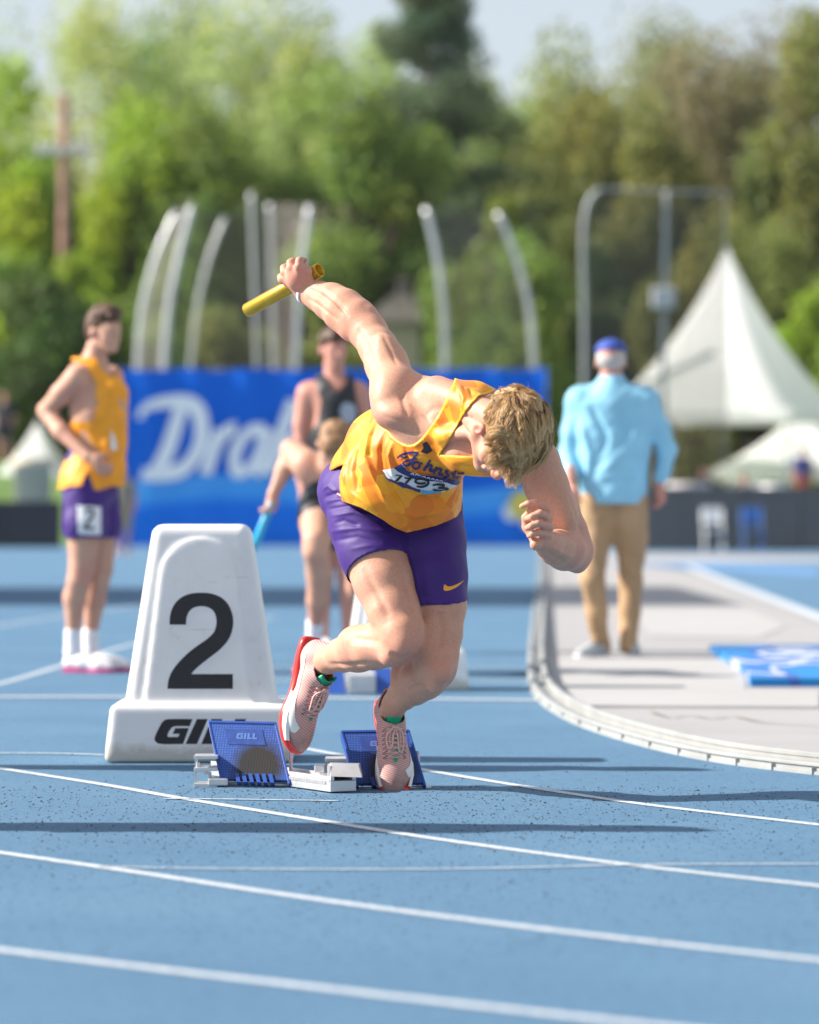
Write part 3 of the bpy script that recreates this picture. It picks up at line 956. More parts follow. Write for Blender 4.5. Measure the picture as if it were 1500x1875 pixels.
def build_singlet():
    f = Field((-0.36, 9.78, 0.66), (0.46, 10.85, 1.32), 0.0036)
    s = 1 / 635.0
    torso(f, 0.0060, 0.03)
    f.ell(W(744, 764, 10.155), (0.086, 0.062, 0.047), (nz([1, 0, -0.25]), (0, 1, 0), nz([0.25, 0, 1])), 0.016)
    f.cap(W(788, 735, 10.16), W(812, 768, 10.12), 0.055, 0.053, 0.035)
    # loose cloth
    f.chain([(W(738, 775, 10.32), 52 * s), (W(700, 815, 10.42), 62 * s), (W(668, 868, 10.50), 60 * s), (W(660, 905, 10.52), 58 * s)], 0.04)
    f.chain([(W(730, 840, 10.30), 72 * s), (W(712, 893, 10.36), 82 * s), (W(718, 925, 10.38), 84 * s)], 0.05)
    f.chain([(W(775, 850, 10.30), 62 * s), (W(768, 900, 10.37), 72 * s), (W(768, 940, 10.42), 74 * s)], 0.05)
    f.cap(W(878, 822, 10.08), W(950, 828, 10.06), 44 * s, 41 * s, 0.03)
    f.cap(W(800, 715, 10.14), HL(0.03, -0.05, -0.03), 0.048, 0.037, 0.03)
    f.chain([(W(858, 762, 10.12), 0.069), (W(885, 775, 10.02), 0.064)], 0.02, 0.03)
    f.cap(W(812, 800, 10.07), W(838, 795, 10.03), 0.024, 0.024, 0.02)
    V, Q = f.mesh(); V = relax(V, Q, 3, 0.4)
    P = proj(V); N = vnormals(V, Q)
    hem = [(620, 640), (1060, 640), (1060, 905), (960, 890), (862, 900), (848, 930), (838, 946), (800, 962), (765, 972), (745, 976), (722, 966), (700, 951), (660, 930), (612, 913),
           (616, 886), (628, 850), (597, 866), (560, 860), (560, 700)]
    arm = smooth_poly([(836, 684), (822, 722), (800, 764), (776, 798), (760, 812), (744, 814), (722, 800), (704, 775), (690, 744), (640, 700), (690, 600), (840, 600)], (0, 8, 9, 10, 11), 4)
    neck = smooth_poly([(895, 720), (878, 724), (858, 746), (840, 775), (822, 806), (805, 833), (835, 834), (880, 836), (930, 838), (960, 820), (965, 760), (930, 712)], (0, 1, 5, 6), 4)
    armL = [(966, 874), (950, 840), (952, 800), (975, 760), (1200, 760), (1200, 1000), (990, 1000)]
    keep = inside_poly(P, hem) & ~inside_poly(P, arm) & ~inside_poly(P, neck) & ~inside_poly(P, armL)
    # back flap of the slit is the far side of the shirt
    K = keep[Q].all(1)
    Q = Q[K]
    # biggest piece only
    used = np.unique(Q); rm = np.full(len(V), -1); rm[used] = np.arange(len(used)); V = V[used]; Q = rm[Q]; P = P[used]
    lab = np.arange(len(V))
    for _ in range(400):
        l0 = lab.copy()
        mn = lab[Q].min(1)
        for k in range(4): np.minimum.at(lab, Q[:, k], mn)
        lab = lab[lab]
        if (lab == l0).all(): break
    big = np.bincount(lab).argmax(); Q = Q[(lab[Q] == big).all(1)]
    used = np.unique(Q); rm = np.full(len(V), -1); rm[used] = np.arange(len(used)); V = V[used]; Q = rm[Q]; P = P[used]
    # border vertices slide onto the cut line
    e = np.sort(np.concatenate([Q[:, [k, (k + 1) % 4]] for k in range(4)]), 1)
    key = e[:, 0].astype(np.int64) * len(V) + e[:, 1]
    u, cnt = np.unique(key, return_counts=True); u = u[cnt == 1]
    be = np.stack([u // len(V), u % len(V)], 1)
    bv = np.unique(be)
    for poly in (hem, arm, neck, armL):
        d, q = near_edge(P[bv], poly)
        m = d < 4.2
        ii = bv[m]; D = V[ii, 1]
        V[ii, 0] = (q[m, 0] - 750) / FPX * D; V[ii, 2] = CAM_H + (HORIZON - q[m, 1]) / FPX * D
    b = bvh_of(V, Q)
    L = lambda pts, w, a: (on_surf(b, pts), w, a)
    V = crease(V, Q, [
        L([(690, 770), (678, 800), (672, 835), (684, 870), (705, 910), (735, 955)], .0085, .012),
        L([(705, 790), (695, 825), (698, 860), (722, 905), (745, 940)], .008, -.010),
        L([(720, 808), (712, 835), (722, 868), (750, 895), (790, 905), (832, 895)], .008, .010),
        L([(735, 890), (765, 912), (800, 918), (832, 908)], .009, -.006),
        L([(668, 790), (655, 820), (648, 860), (655, 900)], .009, -.009),
        L([(650, 815), (635, 850), (630, 890)], .008, .007),
        L([(700, 905), (725, 935), (742, 965)], .007, -.007),
        L([(740, 820), (752, 850), (775, 872)], .007, -.005),
        L([(760, 825), (790, 850), (830, 872)], .007, .003),
        L([(640, 900), (665, 918), (690, 938)], .006, .004),
        L([(720, 930), (760, 945), (800, 940), (835, 925)], .010, .005),
        L([(850, 885), (835, 878), (810, 882)], .008, -.008),
        L([(845, 893), (838, 905), (832, 925)], .008, -.006),
        L([(838, 700), (850, 730), (845, 755)], .007, .006),
        L([(860, 710), (868, 738), (850, 765)], .006, -.006),
        L([(880, 715), (893, 735)], .006, .005),
        L([(900, 850), (930, 856), (955, 862)], .006, .003),
        L([(830, 850), (870, 858), (920, 850)], .008, -.003),
        L([(705, 775), (715, 800), (738, 817), (760, 816), (780, 800)], .003, .002),
    ])
    V = ripple(V, vnormals(V, Q), 0.0022, 30, 5)
    ob = link('singlet', mesh('singlet', V, Q, True), [M_shirt, M_trim], RUN, True)
    bvs = set(bv.tolist())
    cen = proj(V[Q].mean(1))
    d1, _ = near_edge(cen, arm); d2, _ = near_edge(cen, neck)
    ob.data.polygons.foreach_set('material_index', ((d1 < 4) | (d2 < 4)).astype(np.int32))
    ob.modifiers.new('thick', 'SOLIDIFY').thickness = 0.0018
    b = bvh_of(V, Q)
    # script lettering  J o h n s t
    sc = lambda pts: [(600 + x / 4.1667, 680 + y / 4.1667, *[q_ / 2.75 for q_ in w]) for (x, y, *w) in pts]
    word = [
        sc([(692, 622, 10), (665, 655, 13), (640, 690, 14), (612, 714, 11), (583, 706, 9), (592, 686, 9), (645, 668, 8), (690, 660, 7)]),
        sc([(535, 660, 6), (560, 640, 10), (600, 624, 12), (655, 616, 12), (700, 622, 11)]),
        sc([(562, 640, 8), (585, 655, 9), (615, 645, 8)]),
        sc([(700, 690, 9), (670, 690, 12), (650, 712, 14), (665, 738, 12), (700, 728, 12), (706, 700, 10), (728, 695, 8)]),
        sc([(788, 668, 9), (762, 710, 13), (735, 752, 14)]),
        sc([(745, 738, 8), (775, 712, 11), (795, 718, 13), (782, 745, 13), (790, 758, 9), (815, 748, 7)]),
        sc([(835, 722, 10), (822, 748, 13), (808, 775, 13)]),
        sc([(815, 762, 8), (845, 738, 11), (868, 745, 13), (852, 772, 13), (862, 785, 9), (885, 775, 7)]),
        sc([(925, 752, 9), (900, 758, 12), (912, 775, 13), (925, 792, 13), (895, 802, 10), (880, 796, 8)]),
        sc([(985, 752, 9), (965, 780, 13), (958, 800, 12), (985, 805, 8), (1010, 798, 6)]),
        sc([(940, 772, 8), (980, 772, 9), (1045, 770, 9)]),
        sc([(1085, 805, 8), (1120, 812, 10), (1165, 822, 10)]),
    ]
    stroke_mesh(word, 10 / 4, cam_ray, b, 'lettering', M_navy, RUN, 0.0035)
    # small crest
    crest = [[(774, 812), (781, 808), (787, 815), (793, 825), (782, 831), (771, 827), (776, 820)], [(776, 809), (780, 806), (784, 807), (781, 811)]]
    decal('emblem', [smooth_poly(crest[0], range(7), 1)], cam_ray, b, 300, M_blackp, RUN, 0.0016, 6)
    # race number bib: a crumpled paper sheet pinned on the cloth
    bibo = [(700, 860), (722, 857), (737, 848), (746, 859), (766, 867), (800, 869), (842, 880), (834, 889), (808, 902), (782, 905), (752, 896), (716, 880), (706, 872)]
    M_bib = mat('bib_paper', (0.74, 0.75, 0.78), 0.55, var=0.03, bmp=0.2, bscale=40)
    bib = decal('race_bib', [smooth_poly(bibo, range(13), 1)], cam_ray, b, 300, M_bib, RUN, 0.0035, 2.5)
    topb = [(720, 857), (737, 848), (746, 859), (766, 867), (800, 869), (842, 880), (836, 887), (800, 879), (762, 876), (738, 866)]
    decal('bib_band', [smooth_poly(topb, range(10), 1)], cam_ray, b, 300, M_navy, bib, 0.0055, 2.5)
    botb = [(706, 872), (716, 875), (752, 890), (770, 896), (768, 902), (752, 896), (716, 880)]
    decal('bib_band', [smooth_poly(botb, range(7), 1)], cam_ray, b, 300, M_navy, bib, 0.0055, 2.5)
    botc = [(770, 896), (786, 897), (808, 897), (806, 902), (782, 905), (768, 902)]
    decal('bib_band', [smooth_poly(botc, range(6), 1)], cam_ray, b, 300, M_cyan, bib, 0.0055, 2.5)
    q = lambda pts: [(600 + x / 4.1667, 680 + y / 4.1667, *[q_ / 3.3 for q_ in w]) for (x, y, *w) in pts]
    num = [q([(512, 790, 8), (545, 792, 11), (575, 790, 10)]), q([(568, 788, 12), (545, 812, 14), (520, 838, 14)]),
           q([(590, 800, 9), (615, 806, 11), (650, 800, 10)]), q([(646, 798, 12), (615, 828, 14), (590, 855, 14)]),
           q([(748, 838, 13), (705, 845, 12), (672, 832, 13), (690, 812, 12), (735, 812, 12), (768, 828, 13), (758, 855, 14), (718, 870, 13), (680, 866, 10)]),
           q([(800, 858, 9), (838, 850, 12), (880, 858, 13), (870, 872, 12), (840, 876, 9), (905, 880, 12), (900, 895, 14), (840, 898, 13), (800, 888, 10)])]
    stroke_mesh(num, 3, cam_ray, b, 'bib_number', M_blackp, bib, 0.0065)
    tiny = [q([(640 + 30 * i, 772 + 7 * i, 4), (655 + 30 * i, 766 + 7 * i, 5), (662 + 30 * i, 778 + 7 * i, 4)]) for i in range(8)]
    stroke_mesh(tiny, 1, cam_ray, b, 'bib_lettering', M_white, bib, 0.0075)
    return b
shirt_bvh = build_singlet()

# ---- hair
def build_hair():
    m, nt, b = newmat('blond_hair')
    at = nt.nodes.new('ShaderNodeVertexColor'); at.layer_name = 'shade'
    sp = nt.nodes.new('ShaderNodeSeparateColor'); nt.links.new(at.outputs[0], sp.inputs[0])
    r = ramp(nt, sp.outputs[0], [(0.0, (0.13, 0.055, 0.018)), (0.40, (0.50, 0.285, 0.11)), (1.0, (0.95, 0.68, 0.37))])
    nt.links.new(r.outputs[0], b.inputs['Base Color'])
    b.inputs['Roughness'].default_value = 0.42
    b.inputs['Specular IOR Level'].default_value = 0.6
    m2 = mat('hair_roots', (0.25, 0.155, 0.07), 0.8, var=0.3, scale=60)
    c0 = np.array([0, -0.016, 0.036]); R = np.array([0.086, 0.106, 0.096])
    g = np.random.default_rng(3)
    wh = np.array([0.008, -0.070, 0.062])
    def tolocal(n):
        d = g.normal(size=(n, 3)); d /= np.linalg.norm(d, axis=1)[:, None]; return d
    def hairline(d):
        # d: unit direction in (side, forward, up)
        side, fw, up = d[:, 0], d[:, 1], d[:, 2]
        lim = np.where(fw > 0.30, 0.30 + (fw - 0.30) * 0.45, np.where(fw > -0.1, -0.02 + (fw + 0.1) * 0.8, -0.10 - (-fw - 0.1) * 0.55))
        return up > lim
    d = tolocal(56000); d = d[hairline(d)][:20000]
    cl = tolocal(2600); cl = cl[hairline(cl)][:520]
    def paths(d, ln, jit, lf, seg=9):
        p = c0 + d * R; n = d / R; n /= np.linalg.norm(n, axis=1)[:, None]
        out = [p.copy()]
        topness = np.clip((d[:, 2] - 0.05) / 0.5, 0, 1)
        swirl = 0.5
        down = np.array([hr @ [0, 0, -1.0], hf @ [0, 0, -1.0], hu @ [0, 0, -1.0]])
        for i in range(seg):
            q = (p - c0); nn = q / R ** 2; nn /= np.linalg.norm(nn, axis=1)[:, None]
            fl = p - wh; fl -= (fl * nn).sum(1)[:, None] * nn
            fl /= np.linalg.norm(fl, axis=1)[:, None] + 1e-6
            sw = np.cross(nn, fl)
            near = np.exp(-np.linalg.norm(p - wh, axis=1) / 0.04)[:, None]
            dr_ = fl + sw * (near * 0.9 + 0.12) + np.array([0, 0.25, 0]) + jit
            dr_ = dr_ + down * (0.05 + 0.12 * i / seg * (1 + topness[:, None]))
            dr_ -= (dr_ * nn).sum(1)[:, None] * nn * (1.0 if i < 3 else 0.75)
            dr_ /= np.linalg.norm(dr_, axis=1)[:, None] + 1e-6
            lift = (0.9 * (i < 2) + 0.25 * (i < 4) - 0.1) * lf[:, None] * (0.25 + topness[:, None])
            p = p + (dr_ + nn * lift) * (ln[:, None] / seg)
            out.append(p.copy())
        return np.stack(out, 1)
    top = np.clip((d[:, 2] - 0.0) / 0.5, 0, 1)
    fr = np.clip((d[:, 1] - 0.1) / 0.5, 0, 1)
    lnc = 0.016 + 0.044 * np.clip(cl[:, 2] / 0.5, 0, 1) * g.uniform(0.7, 1.15, len(cl)) + 0.032 * np.clip((cl[:, 1] - 0.1) / 0.5, 0, 1)
    lfc = g.uniform(0.0, 0.75, len(cl))
    fk = g.normal(size=(5, 3)) * 3.8; fp = g.uniform(0, 6.28, 5); fv = g.normal(size=(5, 3)) * 0.60
    flow = lambda q: (np.sin(q @ fk.T + fp)[:, :, None] * fv[None]).sum(1)
    pc = paths(cl, lnc, flow(cl) + g.normal(size=(len(cl), 3)) * 0.16, lfc)
    near = np.argmin(((d[:, None, :] - cl[None]) ** 2).sum(2), axis=1)
    ln = 0.015 + 0.044 * top * g.uniform(0.75, 1.1, len(d)) + 0.032 * fr
    ps = paths(d, ln, flow(d) + g.normal(size=(len(d), 3)) * 0.10, lfc[near])
    t = np.linspace(0, 1, ps.shape[1])[None, :, None]
    wgt = 0.80 * t ** 0.8
    keepoff = (ps[:, :1] - pc[near][:, :1])
    ps = ps * (1 - wgt) + (pc[near] + keepoff * (1 - 0.75 * t)) * wgt
    wv = g.normal(size=(len(cl), 3)); wv /= np.linalg.norm(wv, axis=1)[:, None]; wp = g.uniform(0, 6.28, len(cl))
    ps += wv[near][:, None, :] * ((np.sin(t * 6.5 + wp[near][:, None, None]) * 0.0030 + np.sin(t * 11 + 2 * wp[near][:, None, None]) * 0.0016) * t)
    ps += g.normal(size=(len(d), 1, 3)) * 0.0012 * t
    fly = g.random(len(d)) < 0.02
    ps[fly] += g.normal(size=(fly.sum(), 1, 3)) * 0.008 * t
    # to world
    B = np.stack([hr, hf, hu])
    PW = HS * (ps @ B) + HEADC
    n, k = PW.shape[:2]
    rad = np.interp(np.linspace(0, 1, k), [0, 0.6, 1], [0.00055, 0.00048, 0.00015])
    T = np.gradient(PW, axis=1); T /= np.linalg.norm(T, axis=2)[:, :, None] + 1e-9
    up = PW - HEADC; X = np.cross(T, up); X /= np.linalg.norm(X, axis=2)[:, :, None] + 1e-9; Y = np.cross(T, X)
    V = np.zeros((n, k, 3, 3))
    for j in range(3):
        a = 2 * math.pi * j / 3
        V[:, :, j] = PW + rad[None, :, None] * (math.cos(a) * X + math.sin(a) * Y)
    idx = np.arange(n * k * 3).reshape(n, k, 3)
    F = []
    for j in range(3):
        j2 = (j + 1) % 3
        F.append(np.stack([idx[:, :-1, j], idx[:, :-1, j2], idx[:, 1:, j2], idx[:, 1:, j]], -1).reshape(-1, 4))
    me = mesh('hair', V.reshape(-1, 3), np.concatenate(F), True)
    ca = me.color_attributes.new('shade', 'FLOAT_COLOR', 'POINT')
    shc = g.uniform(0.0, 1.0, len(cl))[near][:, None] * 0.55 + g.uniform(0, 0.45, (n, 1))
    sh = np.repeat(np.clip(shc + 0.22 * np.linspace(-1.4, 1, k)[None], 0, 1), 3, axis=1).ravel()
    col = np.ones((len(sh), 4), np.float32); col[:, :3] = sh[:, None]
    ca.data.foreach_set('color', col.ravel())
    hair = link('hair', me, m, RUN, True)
    # scalp layer under the strands
    u = []
    nu, nv = 60, 40
    VV = []; FF = []
    for i in range(nu):
        for j in range(nv):
            th = 2 * math.pi * i / nu; ph = math.pi * (j + 0.5) / nv
            dd = np.array([math.sin(ph) * math.cos(th), math.sin(ph) * math.sin(th), math.cos(ph)])
            VV.append(dd)
    VV = np.array(VV); ok = hairline(VV)
    for i in range(nu):
        for j in range(nv - 1):
            q = [i * nv + j, ((i + 1) % nu) * nv + j, ((i + 1) % nu) * nv + j + 1, i * nv + j + 1]
            if ok[q].all(): FF.append(q)
    PV = HS * ((c0 + VV * (R - 0.004)) @ B) + HEADC
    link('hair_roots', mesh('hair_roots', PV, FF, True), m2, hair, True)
build_hair()

# ---- shoes
M_pink = None
def shoe_mats():
    m, nt, b = newmat('pink_mesh')
    tc = nt.nodes.new('ShaderNodeTexCoord')
    w = nt.nodes.new('ShaderNodeTexWave'); w.inputs['Scale'].default_value = 55; w.inputs['Distortion'].default_value = 1.5
    w.inputs['Detail'].default_value = 1
    mp = nt.nodes.new('ShaderNodeMapping'); mp.inputs['Rotation'].default_value = (0.5, 0, 1.9)
    nt.links.new(tc.outputs['Object'], mp.inputs[0]); nt.links.new(mp.outputs[0], w.inputs['Vector'])
    r = ramp(nt, w.outputs[0], [(0.0, (0.40, 0.19, 0.18)), (0.25, (0.62, 0.34, 0.31)), (0.9, (0.68, 0.40, 0.36))])
    dirt = noise(nt, 25, 4, 0.7)
    sx = nt.nodes.new('ShaderNodeSeparateXYZ'); nt.links.new(tc.outputs['Object'], sx.inputs[0])
    mr = nt.nodes.new('ShaderNodeMapRange'); mr.inputs[1].default_value = 0.205; mr.inputs[2].default_value = 0.265
    nt.links.new(sx.outputs[1], mr.inputs[0])
    mm = nt.nodes.new('ShaderNodeMath'); mm.operation = 'MULTIPLY'; nt.links.new(mr.outputs[0], mm.inputs[0]); nt.links.new(dirt.outputs[0], mm.inputs[1])
    mx = nt.nodes.new('ShaderNodeMixRGB'); nt.links.new(mm.outputs[0], mx.inputs[0]); nt.links.new(r.outputs[0], mx.inputs[1]); mx.inputs[2].default_value = (0.16, 0.10, 0.08, 1)
    nt.links.new(mx.outputs[0], b.inputs['Base Color']); b.inputs['Roughness'].default_value = 0.65
    bump(nt, b, w.outputs[0], 0.35, 0.0015)
    return m
M_pink = shoe_mats()
M_red = mat('red_rubber', (0.75, 0.04, 0.035), 0.35, var=0.1)
M_swoosh = mat('white_overlay', (0.78, 0.76, 0.72), 0.45, var=0.05, scale=60)
M_green = mat('green_tongue', (0.0, 0.36, 0.17), 0.45, var=0.12)
M_lace = mat('pink_lace', (0.76, 0.46, 0.40), 0.7, var=0.12, bmp=0.3, bscale=600)

def build_shoe(ank, t, n, side, who):
    t = nz(t); n = nz(np.array(n) - (np.array(n) @ t) * t); o_ = np.cross(t, n) * side
    SC = 1.17 if side > 0 else 1.12
    org = np.asarray(ank) - t * 0.058 * SC - n * 0.070 * SC
    Bm = np.stack([o_, t, n])                       # rows: local x, y, z in the world
    f = Field((-0.075, -0.03, -0.03), (0.075, 0.32, 0.13), 0.0021)
    f.ell((0, 0.040, 0.036), (0.033, 0.042, 0.044), None, 0.02)
    f.chain([((0, 0.05, 0.040), 0.034), ((0, 0.10, 0.042), 0.034), ((0.002, 0.15, 0.034), 0.037)], 0.02)
    f.cap((0, 0.095, 0.060), (0, 0.155, 0.040), 0.026, 0.026, 0.02)
    f.ell((0.004, 0.195, 0.024), (0.047, 0.070, 0.029), None, 0.02)
    f.ell((-0.008, 0.250, 0.022), (0.030, 0.038, 0.020), None, 0.02)
    f.chain([((0, 0.040, 0.05), 0.032), ((0, 0.038, 0.092), 0.031)], 0.02)
    f.chain([((0, 0.085, 0.06), 0.030), ((0, 0.075, 0.098), 0.030)], 0.02)
    f.ell((0, 0.016, 0.082), (0.018, 0.012, 0.028), None, 0.016)
    f.cap((0.0, -0.1, -0.115), (0.0, 0.4, -0.115), 0.112, 0.112, 0.006, sub=True)
    V, Q = f.mesh(); V = relax(V, Q, 2, 0.4)
    # ankle opening: lower at the sides, higher at the heel and the tongue
    y = V[:, 1]
    top = np.interp(y, [-0.02, 0.02, 0.045, 0.075, 0.11, 0.3], [0.112, 0.090, 0.070, 0.076, 0.092, 0.2])
    K = (V[:, 2] < top)[Q].all(1); Q = Q[K]
    used = np.unique(Q); rm = np.full(len(V), -1); rm[used] = np.arange(len(used)); V = V[used]; Q = rm[Q]
    rim = (V[:, 2] > np.interp(V[:, 1], [-0.02, 0.02, 0.045, 0.075, 0.11, 0.3], [0.112, 0.090, 0.070, 0.076, 0.092, 0.2]) - 0.0024)
    V[rim, 2] = np.interp(V[rim, 1], [-0.02, 0.02, 0.045, 0.075, 0.11, 0.3], [0.112, 0.090, 0.070, 0.076, 0.092, 0.2])
    base = empty('shoe'); base.parent = RUN
    base.matrix_parent_inverse = RUN.matrix_basis.inverted()
    Mw = Matrix(((*(Bm.T[0] * SC), org[0]), (*(Bm.T[1] * SC), org[1]), (*(Bm.T[2] * SC), org[2]), (0, 0, 0, 1)))
    # keep the frame right-handed: mirror the coordinates instead of the object
    flip = Mw.to_3x3().determinant() < 0
    if flip:
        Mw = Mw @ Matrix.Diagonal((-1, 1, 1, 1))
    sx = -1.0 if flip else 1.0
    base.matrix_basis = Mw
    mv = lambda P: np.asarray(P, float) * np.array([sx, 1, 1])
    V = mv(V); Q = Q[:, ::-1] if flip else Q
    up = link('upper', mesh('upper', V, Q, True), M_pink, base)
    md = up.modifiers.new('thick', 'SOLIDIFY'); md.thickness = 0.003
    b = bvh_of(V, Q)
    # red spike plate
    prof = [(0.0, -0.006), (0.030, 0.0), (0.035, 0.05), (0.030, 0.10), (0.038, 0.15), (0.052, 0.19), (0.051, 0.225), (0.040, 0.262), (0.012, 0.290), (-0.020, 0.288), (-0.040, 0.262), (-0.046, 0.225), (-0.043, 0.19), (-0.034, 0.15), (-0.028, 0.10), (-0.033, 0.05), (-0.028, 0.0)]
    out = smooth_poly(prof, (), 3)
    vv = []; ff = []; m = len(out)
    for lv, (zz, sc_) in enumerate(((-0.010, 0.90), (-0.006, 1.0), (0.004, 1.03), (0.010, 0.97))):
        for p in out:
            spring = 0.016 * max(0, (p[1] - 0.20) / 0.09) ** 2 + 0.010 * max(0, (0.10 - p[1]) / 0.10)
            vv.append(mv((p[0] * sc_, 0.14 + (p[1] - 0.14) * (1 + (sc_ - 1) * 0.4), zz + spring)))
    for l in range(3):
        for i in range(m):
            j = (i + 1) % m; ff.append((l * m + i, l * m + j, (l + 1) * m + j, (l + 1) * m + i))
    ff.append(tuple(reversed(range(m)))); ff.append(tuple(3 * m + i for i in range(m)))
    link('sole', mesh('sole', vv, ff, True), M_red, base)
    # white midsole wedge along the forefoot
    vv = []; ff = []
    for sd in (1, -1):
        b0 = len(vv); ys = np.linspace(0.135, 0.262, 12)
        for yy in ys:
            w_ = np.interp(yy, [p[1] for p in prof[4:9]], [p[0] for p in prof[4:9]]) if sd > 0 else np.interp(yy, [0.15, 0.19, 0.225, 0.262, 0.288], [-0.034, -0.043, -0.046, -0.040, -0.020])
            hgt = 0.013 * math.sin(math.pi * (yy - 0.13) / 0.14) + 0.002
            sp = 0.016 * max(0, (yy - 0.20) / 0.09) ** 2
            for (dx, dz) in ((0.0035, 0.008), (0.0035, 0.010 + hgt), (-0.007, 0.014 + hgt), (-0.009, 0.006)):
                vv.append(mv((w_ + dx * sd * 0.8, yy, dz + sp)))
        for i in range(11):
            for k in range(4):
                q = (b0 + i * 4 + k, b0 + i * 4 + (k + 1) % 4, b0 + (i + 1) * 4 + (k + 1) % 4, b0 + (i + 1) * 4 + k); ff.append(q)
    link('midsole', mesh('midsole', vv, ff, False), M_swoosh, base)
    # hooked side overlay
    hook = [(0.030, 0.050), (0.070, 0.036), (0.110, 0.024), (0.160, 0.015), (0.205, 0.016), (0.232, 0.030), (0.240, 0.048), (0.226, 0.080), (0.214, 0.054), (0.195, 0.042), (0.160, 0.038), (0.110, 0.044), (0.070, 0.050)]
    def side_ray(y_, z_):
        # aim at the shoe axis from outside so that the print wraps round the forefoot
        a = math.atan2(z_ - 0.012, 0.040)
        return mv((0.12 * math.cos(a * 0.9), y_, 0.012 + 0.12 * math.sin(a * 0.9))), mv((-math.cos(a * 0.9), 0, -math.sin(a * 0.9)))
    decal('side_stripe', [smooth_poly(hook, (7, 0), 3)], side_ray, b, 0.2, M_swoosh, base, 0.0012, 0.006, wc=False)
    # tongue
    tm = MB()
    rows = []
    for i, (yy, zz, w_) in enumerate(((0.150, 0.052, 0.016), (0.125, 0.068, 0.019), (0.105, 0.084, 0.023), (0.098, 0.093, 0.025), (0.098, 0.098, 0.023))):
        rows.append([mv((w_ * math.sin(a), yy - 0.018 * (1 - math.cos(a)) * 1.2, zz + 0.004 - 0.010 * (1 - math.cos(a)) * (i < 3))) for a in np.linspace(-1.25, 1.25, 9)])
    for rr in rows: tm.v += [tuple(p) for p in rr]
    for i in range(4):
        for k in range(8): tm.f.append((i * 9 + k, i * 9 + k + 1, (i + 1) * 9 + k + 1, (i + 1) * 9 + k))
    tg = tm.build('tongue', M_green, base, smooth=True)
    tg.modifiers.new('thick', 'SOLIDIFY').thickness = 0.004
    # laces
    def topz(x, y_, lift=0.0015):
        r = b.ray_cast(Vector(mv((x, y_, 0.2))), Vector((0, 0, -1)), 0.3)
        if r[0] is None: return mv((x, y_, 0.05))
        return np.array(r[0]) + np.array(r[1]) * lift * (1 if r[1].z > 0 else -1)
    lm = MB(); nl = 7
    ys = np.linspace(0.118, 0.188, nl)
    for i, yy in enumerate(ys):
        w_ = 0.020 - 0.0005 * i
        lm.tube([topz(x, yy + 0.004 * math.cos(x * 80), 0.0030) for x in np.linspace(-w_, w_, 7)], 0.0021, 6)
        if i < nl - 1:
            lm.tube([topz(-w_ + 2 * w_ * q, yy + (ys[1] - ys[0]) * q, 0.004) for q in np.linspace(0, 1, 6)], 0.0016, 6)
            lm.tube([topz(w_ - 2 * w_ * q, yy + (ys[1] - ys[0]) * q, 0.0035) for q in np.linspace(0, 1, 6)], 0.0016, 6)
    for sd, ln in ((1, 0.060), (-1, 0.052)):
        loop = [(0, 0.116, 0.005), (sd * 0.008, 0.122, 0.010), (sd * 0.019, 0.140, 0.007), (sd * 0.017, 0.116 + ln, 0.004), (sd * 0.008, 0.114 + ln, 0.004), (sd * 0.005, 0.140, 0.006), (0, 0.118, 0.006)]
        lm.tube([topz(p[0], p[1], p[2]) for p in spline(loop, 5)], 0.0026, 6)
        lm.tube([topz(p[0], p[1], p[2]) for p in spline([(0, 0.118, 0.006), (-sd * 0.010, 0.128, 0.006), (-sd * 0.014, 0.150, 0.003), (-sd * 0.010, 0.172, 0.003)], 5)], 0.0017, 6)
    lm.tube([topz(-0.006, 0.114, 0.006), topz(0.0, 0.117, 0.009), topz(0.006, 0.114, 0.006)], 0.0040, 8)
    lm.build('laces', M_lace, base, smooth=True)
    # green eyelet windows and dark overlay edges
    em = MB()
    for i, (x, yy) in enumerate(((0.0, 0.198), (0.006, 0.172), (-0.007, 0.160), (0.003, 0.146))):
        c = [topz(x + 0.0062 * math.cos(a), yy + 0.0070 * math.sin(a), 0.0014) for a in np.linspace(0, 2 * math.pi, 11)[:-1]]
        em.poly(c)
    em.build('tongue_window', M_green, base)
    sm = MB()
    for sd in (1, -1):
        for i in range(7):
            y0 = 0.116 + i * 0.0115
            sm.tube([topz(sd * 0.020, y0, 0.0008), topz(sd * 0.031, y0 + 0.004, 0.0006), topz(sd * 0.022, y0 + 0.008, 0.0008)], 0.0009, 5)
    tag(sm.build('eyelet_seam', mat('dark_seam', (0.14, 0.04, 0.05), 0.6), base), kind='stuff')
    return base
build_shoe(W(592, 1217, 10.645), (-0.15, -0.04, -0.98), (0.68, -0.73, -0.08), 1, 'right')
build_shoe(W(717, 1301, 10.69), (0.10, -0.52, -0.85), (0.20, -0.86, 0.46), -1, 'left')

# ---- wrist band and baton
M_band = mat('white_band', (0.72, 0.72, 0.74), 0.4, var=0.05)
wb = MB(); wc_ = W(562, 533, 10.552); wd = nz(W(580, 541, 10.53) - W(552, 526, 10.562)); e1 = nz(np.cross(wd, [0, 1, 0])); e2 = np.cross(wd, e1)
n_ = 32; rr_ = 0.0385
for i in range(n_):
    a = 2 * math.pi * i / n_; c = wc_ + rr_ * (math.cos(a) * e1 * 0.97 + math.sin(a) * e2)
    rad = math.cos(a) * e1 + math.sin(a) * e2
    for (du, dr2) in ((-0.006, 0), (0.006, 0), (0.006, 0.002), (-0.006, 0.002)):
        wb.v.append(tuple(c + wd * du + rad * dr2))
for i in range(n_):
    j = (i + 1) % n_
    for k in range(4): wb.f.append((i * 4 + k, i * 4 + (k + 1) % 4, j * 4 + (k + 1) % 4, j * 4 + k))
wb.build('wristband', M_band, RUN, smooth=True, wc=True)

